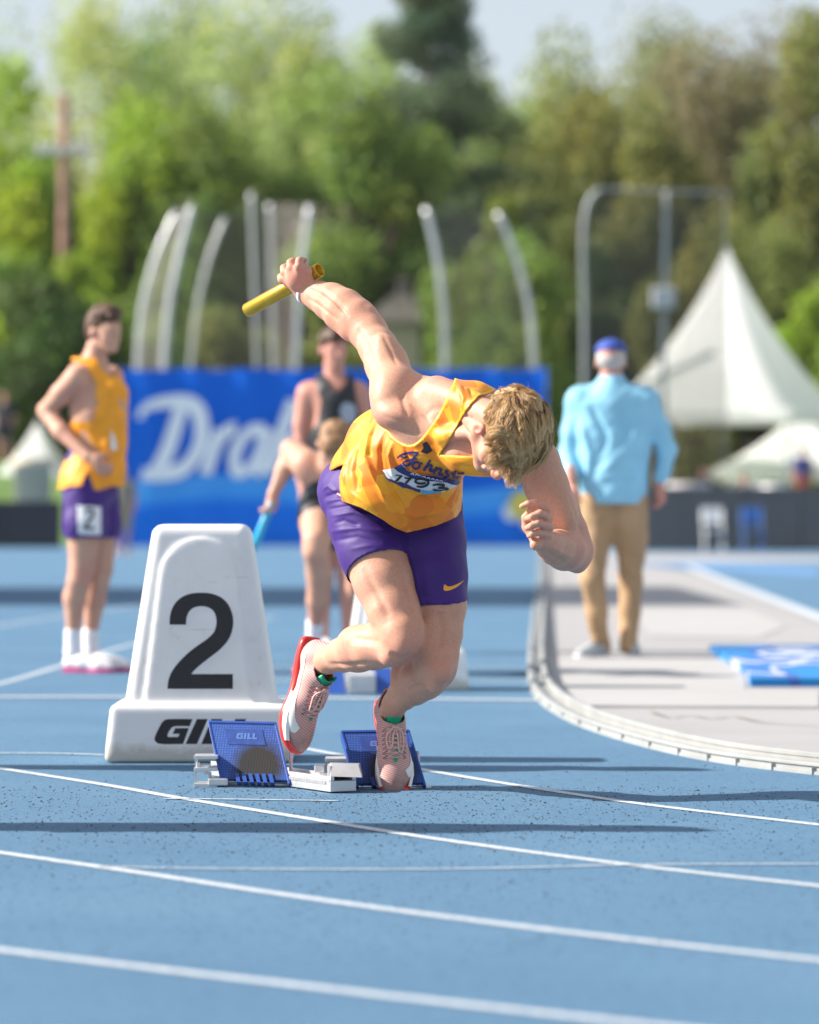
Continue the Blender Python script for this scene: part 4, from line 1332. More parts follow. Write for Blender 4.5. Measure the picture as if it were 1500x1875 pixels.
def gold_mat():
    m, nt, b = newmat('gold_anodised')
    n = noise(nt, 30, 3)
    r = ramp(nt, n.outputs[0], [(0.3, (0.62, 0.36, 0.03)), (0.7, (0.74, 0.46, 0.06))])
    nt.links.new(r.outputs[0], b.inputs['Base Color']); b.inputs['Metallic'].default_value = 0.75; b.inputs['Roughness'].default_value = 0.32
    return m
M_baton = gold_mat()
M_dark = mat('dark_void', (0.02, 0.015, 0.01), 0.7)
def hollow_tube(name, A, B, r, t, mout, parent=None, n=36):
    A = np.asarray(A); B = np.asarray(B); d = nz(B - A); L = np.linalg.norm(B - A)
    x = nz(np.cross(d, [0, 0, 1])); y = np.cross(d, x); mb = MB()
    prof = [(r - t, 0.002), (r - t * 0.5, 0), (r, 0.003), (r, L - 0.003), (r - t * 0.5, L), (r - t, L - 0.002), (r - t, L * 0.5), (r - t, 0.002)]
    for (rr, z) in prof:
        for k in range(n):
            a = 2 * math.pi * k / n; mb.v.append(tuple(A + d * z + rr * (math.cos(a) * x + math.sin(a) * y)))
    for i in range(len(prof) - 1):
        for k in range(n):
            k2 = (k + 1) % n; mb.f.append((i * n + k, i * n + k2, (i + 1) * n + k2, (i + 1) * n + k))
    return mb.build(name, mout, parent, smooth=True)
bt = hollow_tube('relay_baton', W(452, 569, 10.70), W(586, 494, 10.535), 0.0215, 0.0035, M_baton)
tag(bt, 'gold relay baton gripped in the sprinter\'s raised back hand', 'baton')
# ================================================================== lane markers and starting blocks
M_poly = mat('white_plastic', (0.80, 0.80, 0.80), 0.38, var=0.02, scale=3, bmp=0.08, bscale=90)
def scuffed(m):
    nt = m.node_tree; b = nt.nodes['Principled BSDF']; src = b.inputs['Base Color'].links[0].from_socket
    n = noise(nt, 7, 6, 0.75); r = ramp(nt, n.outputs[0], [(0.30, (0.66, 0.63, 0.58)), (0.40, (0.95, 0.94, 0.92)), (0.6, (1, 1, 1))])
    n2 = noise(nt, 5, 4, 0.6, stretch=(1, 1, 14)); r2 = ramp(nt, n2.outputs[0], [(0.27, (0.70, 0.68, 0.66)), (0.31, (1, 1, 1))])
    tc = nt.nodes.new('ShaderNodeTexCoord'); sx = nt.nodes.new('ShaderNodeSeparateXYZ'); nt.links.new(tc.outputs['Object'], sx.inputs[0])
    n3 = noise(nt, 18, 4, 0.7); ad = nt.nodes.new('ShaderNodeMath'); ad.operation = 'MULTIPLY_ADD'; nt.links.new(n3.outputs[0], ad.inputs[0]); ad.inputs[1].default_value = -0.07; nt.links.new(sx.outputs[2], ad.inputs[2])
    r3 = ramp(nt, ad.outputs[0], [(0.0, (0.55, 0.50, 0.42)), (0.035, (1, 1, 1))])
    out = src
    for q in (r, r2, r3):
        mx = nt.nodes.new('ShaderNodeMixRGB'); mx.blend_type = 'MULTIPLY'; mx.inputs[0].default_value = 0.8; nt.links.new(out, mx.inputs[1]); nt.links.new(q.outputs[0], mx.inputs[2]); out = mx.outputs[0]
    nt.links.new(out, b.inputs['Base Color'])
scuffed(M_poly)
M_black = mat('black_vinyl', (0.012, 0.013, 0.016), 0.5, var=0.1)
def marker_field():
    f = Field((-0.35, -0.28, -0.02), (0.35, 0.28, 0.83), 0.0065)
    n = f.n
    X = (f.lo[0] + f.h * np.arange(n[0]))[:, None, None]; Y = (f.lo[1] + f.h * np.arange(n[1]))[None, :, None]; Z = (f.lo[2] + f.h * np.arange(n[2]))[None, None, :]
    def rbox(hx, hy, z0, z1, r):
        qx = np.abs(X) - (hx - r); qy = np.abs(Y) - (hy - r); qz = np.abs(Z - (z0 + z1) / 2) - ((z1 - z0) / 2 - r)
        return np.sqrt(np.maximum(qx, 0) ** 2 + np.maximum(qy, 0) ** 2 + np.maximum(qz, 0) ** 2) + np.minimum(np.maximum(qx, np.maximum(qy, qz)), 0) - r
    tz = np.clip(Z / 0.785, 0, 1)
    base = rbox(0.313 - 0.02 * np.clip(Z / 0.19, 0, 1), 0.215 - 0.012 * np.clip(Z / 0.19, 0, 1), 0.0, 0.193, 0.022)
    t2 = np.clip((Z - 0.19) / 0.595, 0, 1)
    body = rbox(0.252 - 0.090 * t2, 0.165 - 0.055 * t2, 0.10, 0.787, 0.036)
    # raised arch panel on both faces
    hw = 0.185 - 0.070 * t2
    ar = np.maximum(np.abs(X) - hw, 0)
    topc = 0.62
    d2 = np.where(Z > topc, np.sqrt(X ** 2 + ((Z - topc) * 1.0) ** 2) - hw, np.abs(X) - hw)
    emb = 0.007 * np.clip(-d2 / 0.012 + 0.5, 0, 1) * (Z > 0.19)
    face = np.abs(Y) > 0.06
    body = body - emb * face + 0.003
    A = np.minimum(base, body); hh = np.maximum(0.018 - np.abs(base - body), 0) / 0.018
    f.F[:] = (A - hh * hh * 0.018 * 0.25).astype(np.float32)
    return f.mesh()
mkV, mkQ = marker_field(); mkV = relax(mkV, mkQ, 2, 0.4)
marker_me = mesh('marker_body', mkV, mkQ, True)

TWO = [(527, 802), (530, 740), (555, 670), (600, 620), (665, 590), (745, 582), (830, 592), (900, 628), (945, 690), (965, 770), (955, 850), (925, 915), (870, 975), (800, 1030), (730, 1085), (686, 1128), (678, 1141),
       (962, 1141), (962, 1243), (512, 1243), (520, 1180), (545, 1120), (590, 1060), (650, 1000), (720, 945), (785, 900), (830, 855), (848, 800), (845, 745), (825, 705), (790, 682), (745, 675), (700, 683), (665, 708), (645, 750), (640, 802)]
GILL = [([(530, 1450), (685, 1450), (665, 1500), (565, 1500), (535, 1518), (512, 1560), (520, 1573), (585, 1573), (596, 1552), (548, 1552), (566, 1512), (660, 1512), (620, 1622), (470, 1622), (432, 1605), (425, 1575), (465, 1490), (490, 1460)]),
        ([(715, 1450), (790, 1450), (715, 1622), (637, 1622)]),
        ([(815, 1450), (890, 1450), (838, 1572), (905, 1572), (884, 1622), (745, 1622)]),
        ([(978, 1450), (1053, 1450), (1001, 1572), (1085, 1572), (1064, 1622), (908, 1622)])]

def place_marker(px, py, label, number=True, turn=0.0, group='white lane markers'):
    g_ = G(px, py)
    root = empty('lane_marker', (g_[0], g_[1] + 0.215, 0), turn)
    tag(root, label, 'lane marker', group)
    link('marker_body', marker_me.copy() if not marker_me.materials else marker_me, None, root)
    if not marker_me.materials: marker_me.materials.append(M_poly)
    root.children[0].data = marker_me
    if number:
        V = mkV + np.array([g_[0], g_[1] + 0.215, 0]); b = bvh_of(V, mkQ)
        z5 = lambda p: (170 + p[0] / 3.75, 930 + p[1] / 3.75)
        two = [z5(p) for p in smooth_poly(TWO, (0, 17, 16, 18, 19, 35), 3)]
        decal('number', [two], cam_ray, b, 300, M_black, root, 0.0004, 8)
        for i, gl in enumerate(GILL):
            corners = range(len(gl)) if i else (1, 2, 6, 7, 8, 9, 10, 11, 12)
            decal('logo_letter', [[z5(p) for p in smooth_poly(gl, corners, 3)]], cam_ray, b, 300, M_black, root, 0.0004, 8)
    return root
place_marker(364, 1398, 'white plastic lane marker with a black number 2, left of the starting blocks')
place_marker(735, 1266, 'blurred white lane marker standing behind the sprinter\'s legs', False)

# ---- starting blocks
def pad_mat():
    m, nt, b = newmat('blue_pad')
    tc = nt.nodes.new('ShaderNodeTexCoord')
    v = nt.nodes.new('ShaderNodeTexVoronoi'); v.inputs['Scale'].default_value = 120; v.inputs['Randomness'].default_value = 0.12
    nt.links.new(tc.outputs['Object'], v.inputs['Vector'])
    n = noise(nt, 14, 5, 0.7)
    sx = nt.nodes.new('ShaderNodeSeparateXYZ'); nt.links.new(tc.outputs['Object'], sx.inputs[0])
    # worn rubber mark left by spikes: an oval stain low in the middle of the pad
    mp = nt.nodes.new('ShaderNodeMapping'); mp.inputs['Location'].default_value = (-0.100 / 0.075, -0.062 / 0.075, 0); mp.inputs['Scale'].default_value = (1 / 0.075, 1 / 0.075, 0)
    nt.links.new(tc.outputs['Object'], mp.inputs[0])
    ln = nt.nodes.new('ShaderNodeVectorMath'); ln.operation = 'LENGTH'; nt.links.new(mp.outputs[0], ln.inputs[0])
    ad = nt.nodes.new('ShaderNodeMath'); ad.operation = 'MULTIPLY_ADD'; nt.links.new(n.outputs[0], ad.inputs[0]); ad.inputs[1].default_value = 0.9; nt.links.new(ln.outputs[1], ad.inputs[2])
    r = ramp(nt, ad.outputs[0], [(0.95, (1, 1, 1)), (1.0, (1, 1, 1)), (1.0, (1, 1, 1))])
    mr = nt.nodes.new('ShaderNodeMapRange'); mr.inputs[1].default_value = 1.2; mr.inputs[2].default_value = 1.75; mr.inputs[3].default_value = 1.0; mr.inputs[4].default_value = 0.0
    nt.links.new(ad.outputs[0], mr.inputs[0])
    base = ramp(nt, v.outputs['Distance'], [(0.2, (0.008, 0.045, 0.22)), (0.5, (0.018, 0.085, 0.36)), (0.8, (0.10, 0.20, 0.50))])
    mx = nt.nodes.new('ShaderNodeMixRGB'); nt.links.new(mr.outputs[0], mx.inputs[0]); nt.links.new(base.outputs[0], mx.inputs[1]); mx.inputs[2].default_value = (0.010, 0.011, 0.012, 1)
    nt.links.new(mx.outputs[0], b.inputs['Base Color']); b.inputs['Roughness'].default_value = 0.65
    bump(nt, b, v.outputs['Distance'], 0.3, 0.002)
    return m
M_pad = pad_mat()
M_padedge = mat('blue_pad_edge', (0.02, 0.08, 0.36), 0.45)
M_paddark = mat('blue_pad_inset', (0.02, 0.065, 0.28), 0.5, var=0.2, scale=40)
M_alu = mat('brushed_aluminium', (0.62, 0.62, 0.63), 0.38, metal=0.55, var=0.08, scale=20, bmp=0.1, bscale=200)
M_gilt = mat('pad_emboss', (0.10, 0.20, 0.50), 0.4)
blocks = empty('starting_blocks', tuple(G(600, 1450)))
tag(blocks, 'silver starting block rail with two blue foot pads under the sprinter', 'starting blocks')
def pad(BL, BR, TR, TL, parent):
    BL, BR, TR, TL = map(np.asarray, (BL, BR, TR, TL))
    x = nz(BR - BL); w = np.linalg.norm(BR - BL); up = TL - BL; h = np.linalg.norm(up); n = nz(np.cross(x, up)); 
    if n[1] > 0: n = -n
    y = nz(np.cross(n, x)); y = y if y[2] > 0 else -y
    skew = (TL - BL) @ x
    org = BL
    M = Matrix(((*(x[0], y[0], n[0]), org[0]), (*(x[1], y[1], n[1]), org[1]), (*(x[2], y[2], n[2]), org[2]), (0, 0, 0, 1)))
    fp = empty('foot_pad'); fp.parent = parent; fp.matrix_parent_inverse = Matrix.Translation(-Vector(parent.location)); fp.matrix_basis = M
    hh = (TL - BL) @ y
    sk = lambda u, v: (u + skew * v / hh, v)
    t = 0.016
    def slab(name, u0, v0, u1, v1, z0, z1, m, bev=0.0):
        mb = MB(); pts = [sk(u0, v0), sk(u1, v0), sk(u1, v1), sk(u0, v1)]
        mb.quadbox([(*p, z0) for p in pts] + [(*p, z1) for p in pts])
        o = mb.build(name, m, None, bevel=bev); o.parent = fp; return o
    slab('pad_face', 0, 0.012, w, hh, 0, t, M_pad, 0.002)
    slab('pad_rim', -0.002, hh - 0.006, w + 0.002, hh + 0.002, -0.004, t + 0.003, M_padedge, 0.001)
    slab('pad_rim', -0.004, 0.0, 0.003, hh, -0.022, t + 0.002, M_padedge, 0.001)
    slab('pad_rim', w - 0.003, 0.0, w + 0.004, hh, -0.022, t + 0.002, M_padedge, 0.001)
    slab('inset', w * 0.22, hh * 0.62, w * 0.78, hh * 0.88, t, t + 0.0015, M_paddark)
    for i, gl in enumerate(GILL):
        lp = []
        for p in gl:
            u = w * 0.36 + (p[0] - 425) / 660 * w * 0.32; v = hh * 0.81 - (p[1] - 1450) / 172 * hh * 0.10
            lp.append(sk(u, v))
        bm = flat_mesh_2d([lp], 1.0); me = bpy.data.meshes.new('logo_letter'); bm.to_mesh(me); bm.free()
        o = link('logo_letter', me, M_gilt, fp); o.location = (0, 0, t + 0.0024)
    for i in range(6):
        u = w * (0.22 + 0.1 * i)
        slab('rib', u, 0.0, u + 0.012, 0.030, -0.002, t + 0.004, M_padedge)
    # frame and axle behind the pad
    mb = MB(); mb.tube([(-0.03, 0.012, -0.012), (w + 0.02, 0.012, -0.012)], 0.0065, 10); o = mb.build('axle', M_alu, None, smooth=True); o.parent = fp
    for u in (0.015, w - 0.015):
        mb = MB(); mb.tube([(u, hh * 0.7, -0.006), (u, 0.02, -0.11)], 0.006, 8); o = mb.build('strut', M_alu, None, smooth=True); o.parent = fp
    return fp
pad(W(408, 1437, 10.74), W(531, 1440, 10.71), W(506, 1327, 10.84), W(384, 1326, 10.87), blocks)
pad(W(655, 1446, 10.66), W(778, 1444, 10.67), W(753, 1347, 10.79), W(626, 1345, 10.79), blocks)
# rail
a = G(629, 1452); d = nz(np.array([-0.50, 0.87, 0])); nrm = np.array([d[1], -d[0], 0])
def rbx(name, s0, s1, w0, w1, z0, z1, m, slope=0.0, bev=0.0015):
    mb = MB(); pts = []
    for z in (z0, z1):
        for (s_, w_) in ((s0, w0), (s1, w0), (s1, w1), (s0, w1)):
            p = a + d * s_ + nrm * w_; pts.append((p[0], p[1], z))
    mb.quadbox(pts); return mb.build(name, m, blocks, bevel=bev, wc=True)
rbx('rail', 0.0, 0.78, -0.043, 0.043, 0.004, 0.036, M_alu)
rbx('rail_lip', 0.0, 0.78, -0.043, -0.030, 0.0365, 0.048, M_alu)
rbx('rail_lip', 0.0, 0.78, 0.030, 0.043, 0.0365, 0.048, M_alu)
mb = MB()
for i in range(26):
    p = a + d * (0.03 + i * 0.010) + nrm * (-0.0445); mb.box((p[0], p[1], 0.030), (0.0055, 0.003, 0.010), math.atan2(d[1], d[0]) )
tag(mb.build('rail_teeth', M_alu, blocks, wc=True), kind='stuff')
# front bracket: sloping plate with an end cheek
mb = MB()
P_ = lambda px, py, D: tuple(W(px, py, D))
mb.quadbox([P_(604, 1422, 10.50), P_(664, 1424, 10.50), P_(664, 1418, 10.62), P_(600, 1416, 10.64), P_(606, 1400, 10.55), P_(657, 1400, 10.55), P_(660, 1397, 10.64), P_(604, 1396, 10.64)])
mb.build('front_bracket', M_alu, blocks, bevel=0.002, wc=True)
mb = MB()
mb.quadbox([P_(600, 1430, 10.49), P_(606, 1430, 10.49), P_(606, 1430, 10.66), P_(600, 1430, 10.66), P_(600, 1402, 10.54), P_(606, 1402, 10.54), P_(606, 1398, 10.66), P_(600, 1398, 10.66)])
mb.build('bracket_cheek', M_alu, blocks, bevel=0.0015, wc=True)
mb = MB(); mb.box(tuple(W(585, 1407, 10.68)), (0.030, 0.05, 0.022)); mb.build('clamp', M_alu, blocks, bevel=0.004, wc=True)
# pedal carriers beside each pad
def carrier(x0, x1, y0, D):
    fr = empty('pad_carrier'); fr.parent = blocks; fr.matrix_parent_inverse = Matrix.Translation(-Vector(blocks.location))
    def q(name, pts, r): 
        mb = MB(); mb.tube([W(*p) for p in pts], r, 6); mb.build(name, M_alu, fr, wc=False)
    w_ = x1 - x0
    for dd in (0.0, 0.10):
        mb = MB(); c0_ = W(x0, y0, D + dd); 
        mb.box((c0_[0] + 0.004, c0_[1], c0_[2] / 2 + 0.002), (0.008, 0.012, c0_[2])); mb.build('post', M_alu, fr)
    for (za, zb) in ((y0, y0), (y0 + 18, y0 + 26), (y0 + 50, y0 + 52)):
        mb = MB(); p = W(x0, za, D); p2 = W(x1, zb, D); c_ = (p + p2) / 2
        mb.box(tuple(c_), (abs(p2[0] - p[0]), 0.10, 0.010)); mb.build('crossbar', M_alu, fr, bevel=0.001)
    for i in range(4):
        mb = MB(); p = W(x0 + 6 + i * 7, y0 + 16 + i * 6, D - 0.02); mb.box(tuple(p), (0.010, 0.006, 0.016), 0.4); mb.build('tooth', M_alu, fr)
    p = W(x1, y0 + 46, D - 0.03); mb = MB(); mb.box(tuple(p), (0.06, 0.05, 0.022)); mb.build('foot_clamp', M_alu, fr, bevel=0.004)
carrier(357, 400, 1385, 10.78)
carrier(596, 640, 1390, 10.84)
# ================================================================== people in the background
M_skin2 = skin_mat('skin_far', (0.60, 0.34, 0.24), sss=0)
M_skin3 = skin_mat('skin_red', (0.58, 0.28, 0.21), sss=0)
def bm_cloth(name, col, r=0.6, **k): return mat(name, col, r, **k)
M_yel = mat('yellow_singlet', (0.92, 0.35, 0.012), 0.55, var=0.12, scale=14, bmp=0.3, bscale=20)
M_blk = mat('black_singlet', (0.018, 0.019, 0.024), 0.55, bmp=0.3, bscale=20)
M_sock = mat('white_sock', (0.78, 0.78, 0.82), 0.8)
M_shoew = mat('white_shoe', (0.80, 0.79, 0.80), 0.5, var=0.06)
M_magenta = mat('magenta_sole', (0.55, 0.05, 0.22), 0.5)
M_khaki = mat('khaki_cotton', (0.42, 0.27, 0.145), 0.8, var=0.12, scale=6, bmp=0.5, bscale=14)
M_sky = mat('sky_blue_shirt', (0.27, 0.59, 0.77), 0.6, var=0.08, scale=8, bmp=0.6, bscale=9)
M_cap = mat('blue_cap', (0.03, 0.07, 0.34), 0.7)
M_brown = mat('brown_hair', (0.075, 0.032, 0.016), 0.6, var=0.4, scale=40, bmp=0.6, bscale=60)
M_fair = mat('fair_hair', (0.26, 0.14, 0.065), 0.6, var=0.35, scale=40, bmp=0.6, bscale=60)
M_grey = mat('grey_hair', (0.50, 0.45, 0.42), 0.7, var=0.2, scale=40)
M_gshoe = mat('grey_shoe', (0.42, 0.44, 0.46), 0.6, var=0.2)

def soft(name, prims, m, parent, h=0.010, k=0.02, cut=None, folds=None, bumpy=0.0):
    """prims: ('c', [(p, r) ...]) chains and ('e', c, r3, axes) ellipsoids"""
    lo = np.full(3, 1e9); hi = -lo
    for p in prims:
        if p[0] == 'c':
            for q, r in p[1]: lo = np.minimum(lo, q - r); hi = np.maximum(hi, q + r)
        else:
            R = max(p[2]); lo = np.minimum(lo, np.asarray(p[1]) - R); hi = np.maximum(hi, np.asarray(p[1]) + R)
    f = Field(lo - 0.05, hi + 0.05, h)
    for p in prims:
        kk = p[-1] if isinstance(p[-1], float) else k
        if p[0] == 'c': f.chain(p[1], kk, kk)
        else: f.ell(p[1], p[2], p[3] if len(p) > 3 and not isinstance(p[3], float) else None, kk, sub=(p[0] == 's'))
    V, Q = f.mesh(); V = relax(V, Q, 2, 0.4)
    if cut is not None:
        keep = cut(V, proj(V)); Q = Q[keep[Q].all(1)]
        used = np.unique(Q); rm = np.full(len(V), -1); rm[used] = np.arange(len(used)); V = V[used]; Q = rm[Q]
    if name in ('singlet', 'shirt', 'trousers', 'shorts'): V = ripple(V, vnormals(V, Q), 0.008 if name != 'shorts' else 0.004, 15, len(V))
    if folds: 
        b = bvh_of(V, Q); V = crease(V, Q, [(on_surf(b, l), w, a) for l, w, a in folds])
    o = link(name, mesh(name, V, Q, True), m, parent, True)
    return o, V, Q

def head_prims(c, f, u, s=1.0):
    f = nz(np.array(f, float)); u = nz(np.array(u, float) - (np.array(u) @ f) * f); r = np.cross(f, u)
    H = lambda a, b, c_: c + s * (a * r + b * f + c_ * u)
    sc_ = lambda t: tuple(s * x for x in t)
    P = [('e', H(0, -0.01, 0.03), sc_((.074, .095, .088)), (r, f, u)), ('e', H(0, 0.035, -0.03), sc_((.060, .055, .080)), (r, f, u)), ('e', H(0, 0.065, -0.095), sc_((.030, .025, .022)), (r, f, u)),
         ('c', [(H(0, 0.088, 0.005), .009 * s), (H(0, 0.110, -0.035), .012 * s)], 0.01),
         ('c', [(H(-.04, .078, .012), .009 * s), (H(.04, .078, .012), .009 * s)], 0.01),
         ('c', [(H(-.018, .086, -.067), .008 * s), (H(.018, .086, -.067), .008 * s)], 0.006)]
    for sd in (-1, 1):
        P.append(('e', H(sd * .078, -.01, -.015), sc_((.012, .02, .032)), (r, f, u), 0.008))
        P.append(('s', H(sd * .032, .092, -.010), sc_((.016, .014, .011)), (r, f, u), 0.008))
    hair = [('e', H(0, -0.020, 0.045), sc_((.084, .098, .088)), (r, f, u)), ('e', H(0, -0.05, 0.0), sc_((.078, .065, .085)), (r, f, u)), ('e', H(0, 0.05, 0.10), sc_((.060, .045, .035)), (r, f, u), 0.03),
            ('e', H(0.02, 0.085, 0.072), sc_((.040, .020, .022)), (r, f, u), 0.02)]
    g_ = random.Random(int(abs(c[0]) * 100))
    for i in range(26):
        a = g_.uniform(0, 6.28); e = g_.uniform(0.2, 1.5)
        hair.append(('e', H(.078 * math.cos(a) * math.cos(e), -.01 + .09 * math.sin(a) * math.cos(e), .05 + .082 * math.sin(e)), sc_((.020, .020, .014)), (r, f, u), 0.01))
    return P, hair

def hand_prims(wr, d, n, curl=0.6, s=1.0):
    """simple relaxed hand: palm, four fingers and a thumb"""
    d = nz(d); n = nz(np.array(n, float) - (np.array(n) @ d) * d); r = np.cross(d, n)
    P = [('c', [(wr, .026 * s), (wr + d * .05 * s + r * .01, .030 * s), (wr + d * .08 * s, .028 * s)], 0.015)]
    for i, ln in enumerate((.070, .080, .075, .058)):
        b0 = wr + d * .085 * s + r * (.033 - .021 * i) * s; p1 = b0 + (d * math.cos(curl * .6) + n * math.sin(curl * .6)) * ln * .5 * s
        p2 = p1 + (d * math.cos(curl * 1.8) + n * math.sin(curl * 1.8)) * ln * .5 * s
        P.append(('c', [(b0, .0105 * s), (p1, .0095 * s), (p2, .008 * s)], 0.005))
    t0 = wr + d * .03 * s + r * .028 * s
    P.append(('c', [(t0, .015 * s), (t0 + (d * .6 + r * .6 + n * .4) * .045 * s, .012 * s), (t0 + (d * .9 + r * .5 + n * .6) * .075 * s, .009 * s)], 0.008))
    return P

def shoe_prims(heel, toe, w=0.045, h=0.05, up=(0, 0, 1)):
    d = nz(toe - heel); up = np.array(up, float)
    return [('c', [(heel + d * .03 + up * h * .75, h * .72), (heel + d * .11 + up * h * .8, h * .78), (toe - d * .09 + up * h * .45, w * .92), (toe - d * .035 + up * h * .35, w * .72)], 0.02)]
def sole_mesh(heel, toe, m, parent, w=0.046, t=0.022):
    d = nz(toe - heel); L = np.linalg.norm(toe - heel); r = np.array([d[1], -d[0], 0.0]); r = nz(r)
    out = [(0, .0), (.7, .02), (.8, .3), (.68, .5), (1.0, .72), (.8, .92), (.2, 1.0), (-.2, 1.0), (-.8, .92), (-1, .72), (-.68, .5), (-.8, .3), (-.7, .02)]
    mb = MB(); n = len(out)
    for z in (0, t):
        for (a, b_) in out:
            p = heel + d * b_ * L + r * a * w; mb.v.append((p[0], p[1], p[2] + z))
    mb.f = [tuple(range(n))[::-1], tuple(range(n, 2 * n))] + [(i, (i + 1) % n, n + (i + 1) % n, n + i) for i in range(n)]
    return mb.build('sole', m, parent, wc=True)

# ---------------------------------------------------------------- teammate at the left
def left_man():
    D = 18.5; w = lambda x, y, d=0.0: W(x, y, D + d); s = 1 / 354.0
    root = empty('person', tuple(G(165, 1233))); tag(root, 'brown-haired runner in yellow singlet and purple shorts standing with hand on hip', 'person')
    hp, hair = head_prims(w(192, 606), (0.72, -0.68, -0.03), (0.05, 0, 1), 1.0)
    sh1 = w(140, 692, -0.10); el1 = w(84, 752, 0.02); ha1 = w(160, 836, -0.18)
    body = hp + [('c', [(w(180, 632, .02), .058), (w(170, 668, .03), .062)]),
        ('c', [(w(166, 700, .02), .125), (w(176, 760), .125), (w(176, 830), .112), (w(166, 885), .125)], 0.05),
        ('c', [(w(205, 720, -.03), .085), (w(206, 800, -.03), .075)], 0.05),
        ('c', [(w(150, 690, .12), .085), (w(138, 700, -.08), .062)], 0.03),
        ('c', [(sh1, .064), (w(112, 722, -.06), .054), (el1, .044)]), ('c', [(el1, .044), (w(112, 790, -.08), .043), (ha1, .028)]),
        ('c', [(w(206, 690, .15), .06), (w(212, 760, .25), .048), (w(190, 830, .22), .04), (w(208, 850, .0), .03)]),
        ('c', [(w(158, 900, -.06), .105), (w(156, 960, -.08), .098), (w(150, 1040, -.06), .066), (w(145, 1062, -.06), .060), (w(137, 1095, -.02), .060), (w(134, 1160, 0), .036), (w(134, 1205, 0), .036)]),
        ('c', [(w(180, 900, .08), .100), (w(183, 960, .08), .092), (w(184, 1040, .06), .064), (w(180, 1062, .06), .058), (w(173, 1100, .1), .056), (w(166, 1160, .12), .036), (w(166, 1205, .12), .036)])]
    body += hand_prims(ha1, w(195, 862, -.2) - ha1, (0.3, 1, -0.2), 0.5)
    soft('body', body, M_skin2, root)
    soft('hair', hair, M_brown, root, cut=None)
    def cutS(V, P):
        arm = inside_poly(P, [(120, 655), (158, 668), (172, 700), (176, 740), (168, 772), (140, 772), (120, 770), (60, 760)]) 
        hem = (P[:, 1] > 895 + 4 * np.sin(P[:, 0] * 0.08)) | ((P[:, 1] > 868 + np.abs(P[:, 0] - 160) * 2.6) & (np.abs(P[:, 0] - 160) < 11))
        return ~arm & ~hem & ~((P[:, 1] < 652)) & ~inside_poly(P, [(172, 640), (186, 672), (206, 690), (218, 640)])
    soft('singlet', [('c', [(w(164, 690, .02), .133), (w(176, 760), .132), (w(176, 830), .122), (w(163, 880), .142), (w(158, 920), .155)], 0.05), ('c', [(w(203, 720, -.03), .092), (w(203, 800, -.03), .080), (w(198, 900, -.03), .085)], 0.05),
        ('c', [(w(165, 655, .05), .05), (w(150, 690, .12), .09)], 0.05), ('c', [(w(158, 900, -.06), .125), (w(156, 960, -.08), .12)], .04)], M_yel, root, cut=cutS,
        folds=[([(130, 800), (150, 840), (185, 870)], .02, .012), ([(140, 780), (165, 820), (200, 840)], .02, -.012), ([(200, 700), (195, 800), (200, 880)], .02, .01)])
    so, V, Q = soft('shorts', [('c', [(w(166, 850), .130), (w(166, 890), .136)], .05), ('c', [(w(158, 895, -.06), .118), (w(156, 960, -.08), .112), (w(151, 1030, -.06), .088)], .03), ('c', [(w(180, 895, .08), .112), (w(183, 960, .08), .105), (w(184, 1030, .06), .086)], .03)], M_purple, root, cut=lambda V, P: P[:, 1] < 986)
    b = bvh_of(V, Q)
    tagp = decal('hip_number', [smooth_poly([(145, 926), (182, 928), (184, 932), (184, 975), (180, 979), (146, 977), (143, 972), (142, 930)], (), 2)], cam_ray, b, 300, M_white, root, 0.004, 8)
    stroke_mesh([[(154, 940, 4), (162, 933, 5), (170, 940, 5), (158, 962, 5), (154, 968, 5)], [(154, 967, 5), (172, 967, 5)]], 4, cam_ray, b, 'hip_number_digit', M_blackp, tagp, 0.008)
    V2, Q2 = None, None
    bibm = MB()
    for r_ in range(5):
        for c_ in range(4):
            p = w(203 + c_ * 7.5, 776 + r_ * 12, -0.128 + 0.02 * c_ ** 1.5 * .5); bibm.v.append(tuple(p))
    for r_ in range(4):
        for c_ in range(3): bibm.f.append((r_ * 4 + c_, r_ * 4 + c_ + 1, r_ * 4 + c_ + 5, r_ * 4 + c_ + 4))
    bibm.build('race_bib', M_white, root, wc=True)
    for (hx, ax, D2, tx) in ((118, 134, 0.0, 205), (150, 166, 0.12, 232)):
        heel = G(hx, 1229 - (8 if D2 else 0)); toe = G(tx, 1231 - (6 if D2 else 0)) ; heel = w(hx, 1229, D2); heel[2] = .012; toe = heel + nz(np.array([0.93, -0.36, 0])) * 0.29
        sh = empty('shoe'); sh.parent = root; sh.matrix_parent_inverse = Matrix.Translation(-Vector(root.location))
        o, _, _ = soft('upper', shoe_prims(heel, toe, .044, .052), M_shoew, sh); o.matrix_parent_inverse = Matrix.Identity(4)
        o = sole_mesh(heel + np.array([0, 0, -.010]), toe + np.array([0, 0, -.010]), M_magenta, sh); o.matrix_parent_inverse = Matrix.Identity(4)
        soft('sock', [('c', [(w(ax, 1158, D2), .046), (w(ax, 1195, D2), .044), (w(ax + 4, 1212, D2), .048)], .02)], M_sock, root)
left_man()

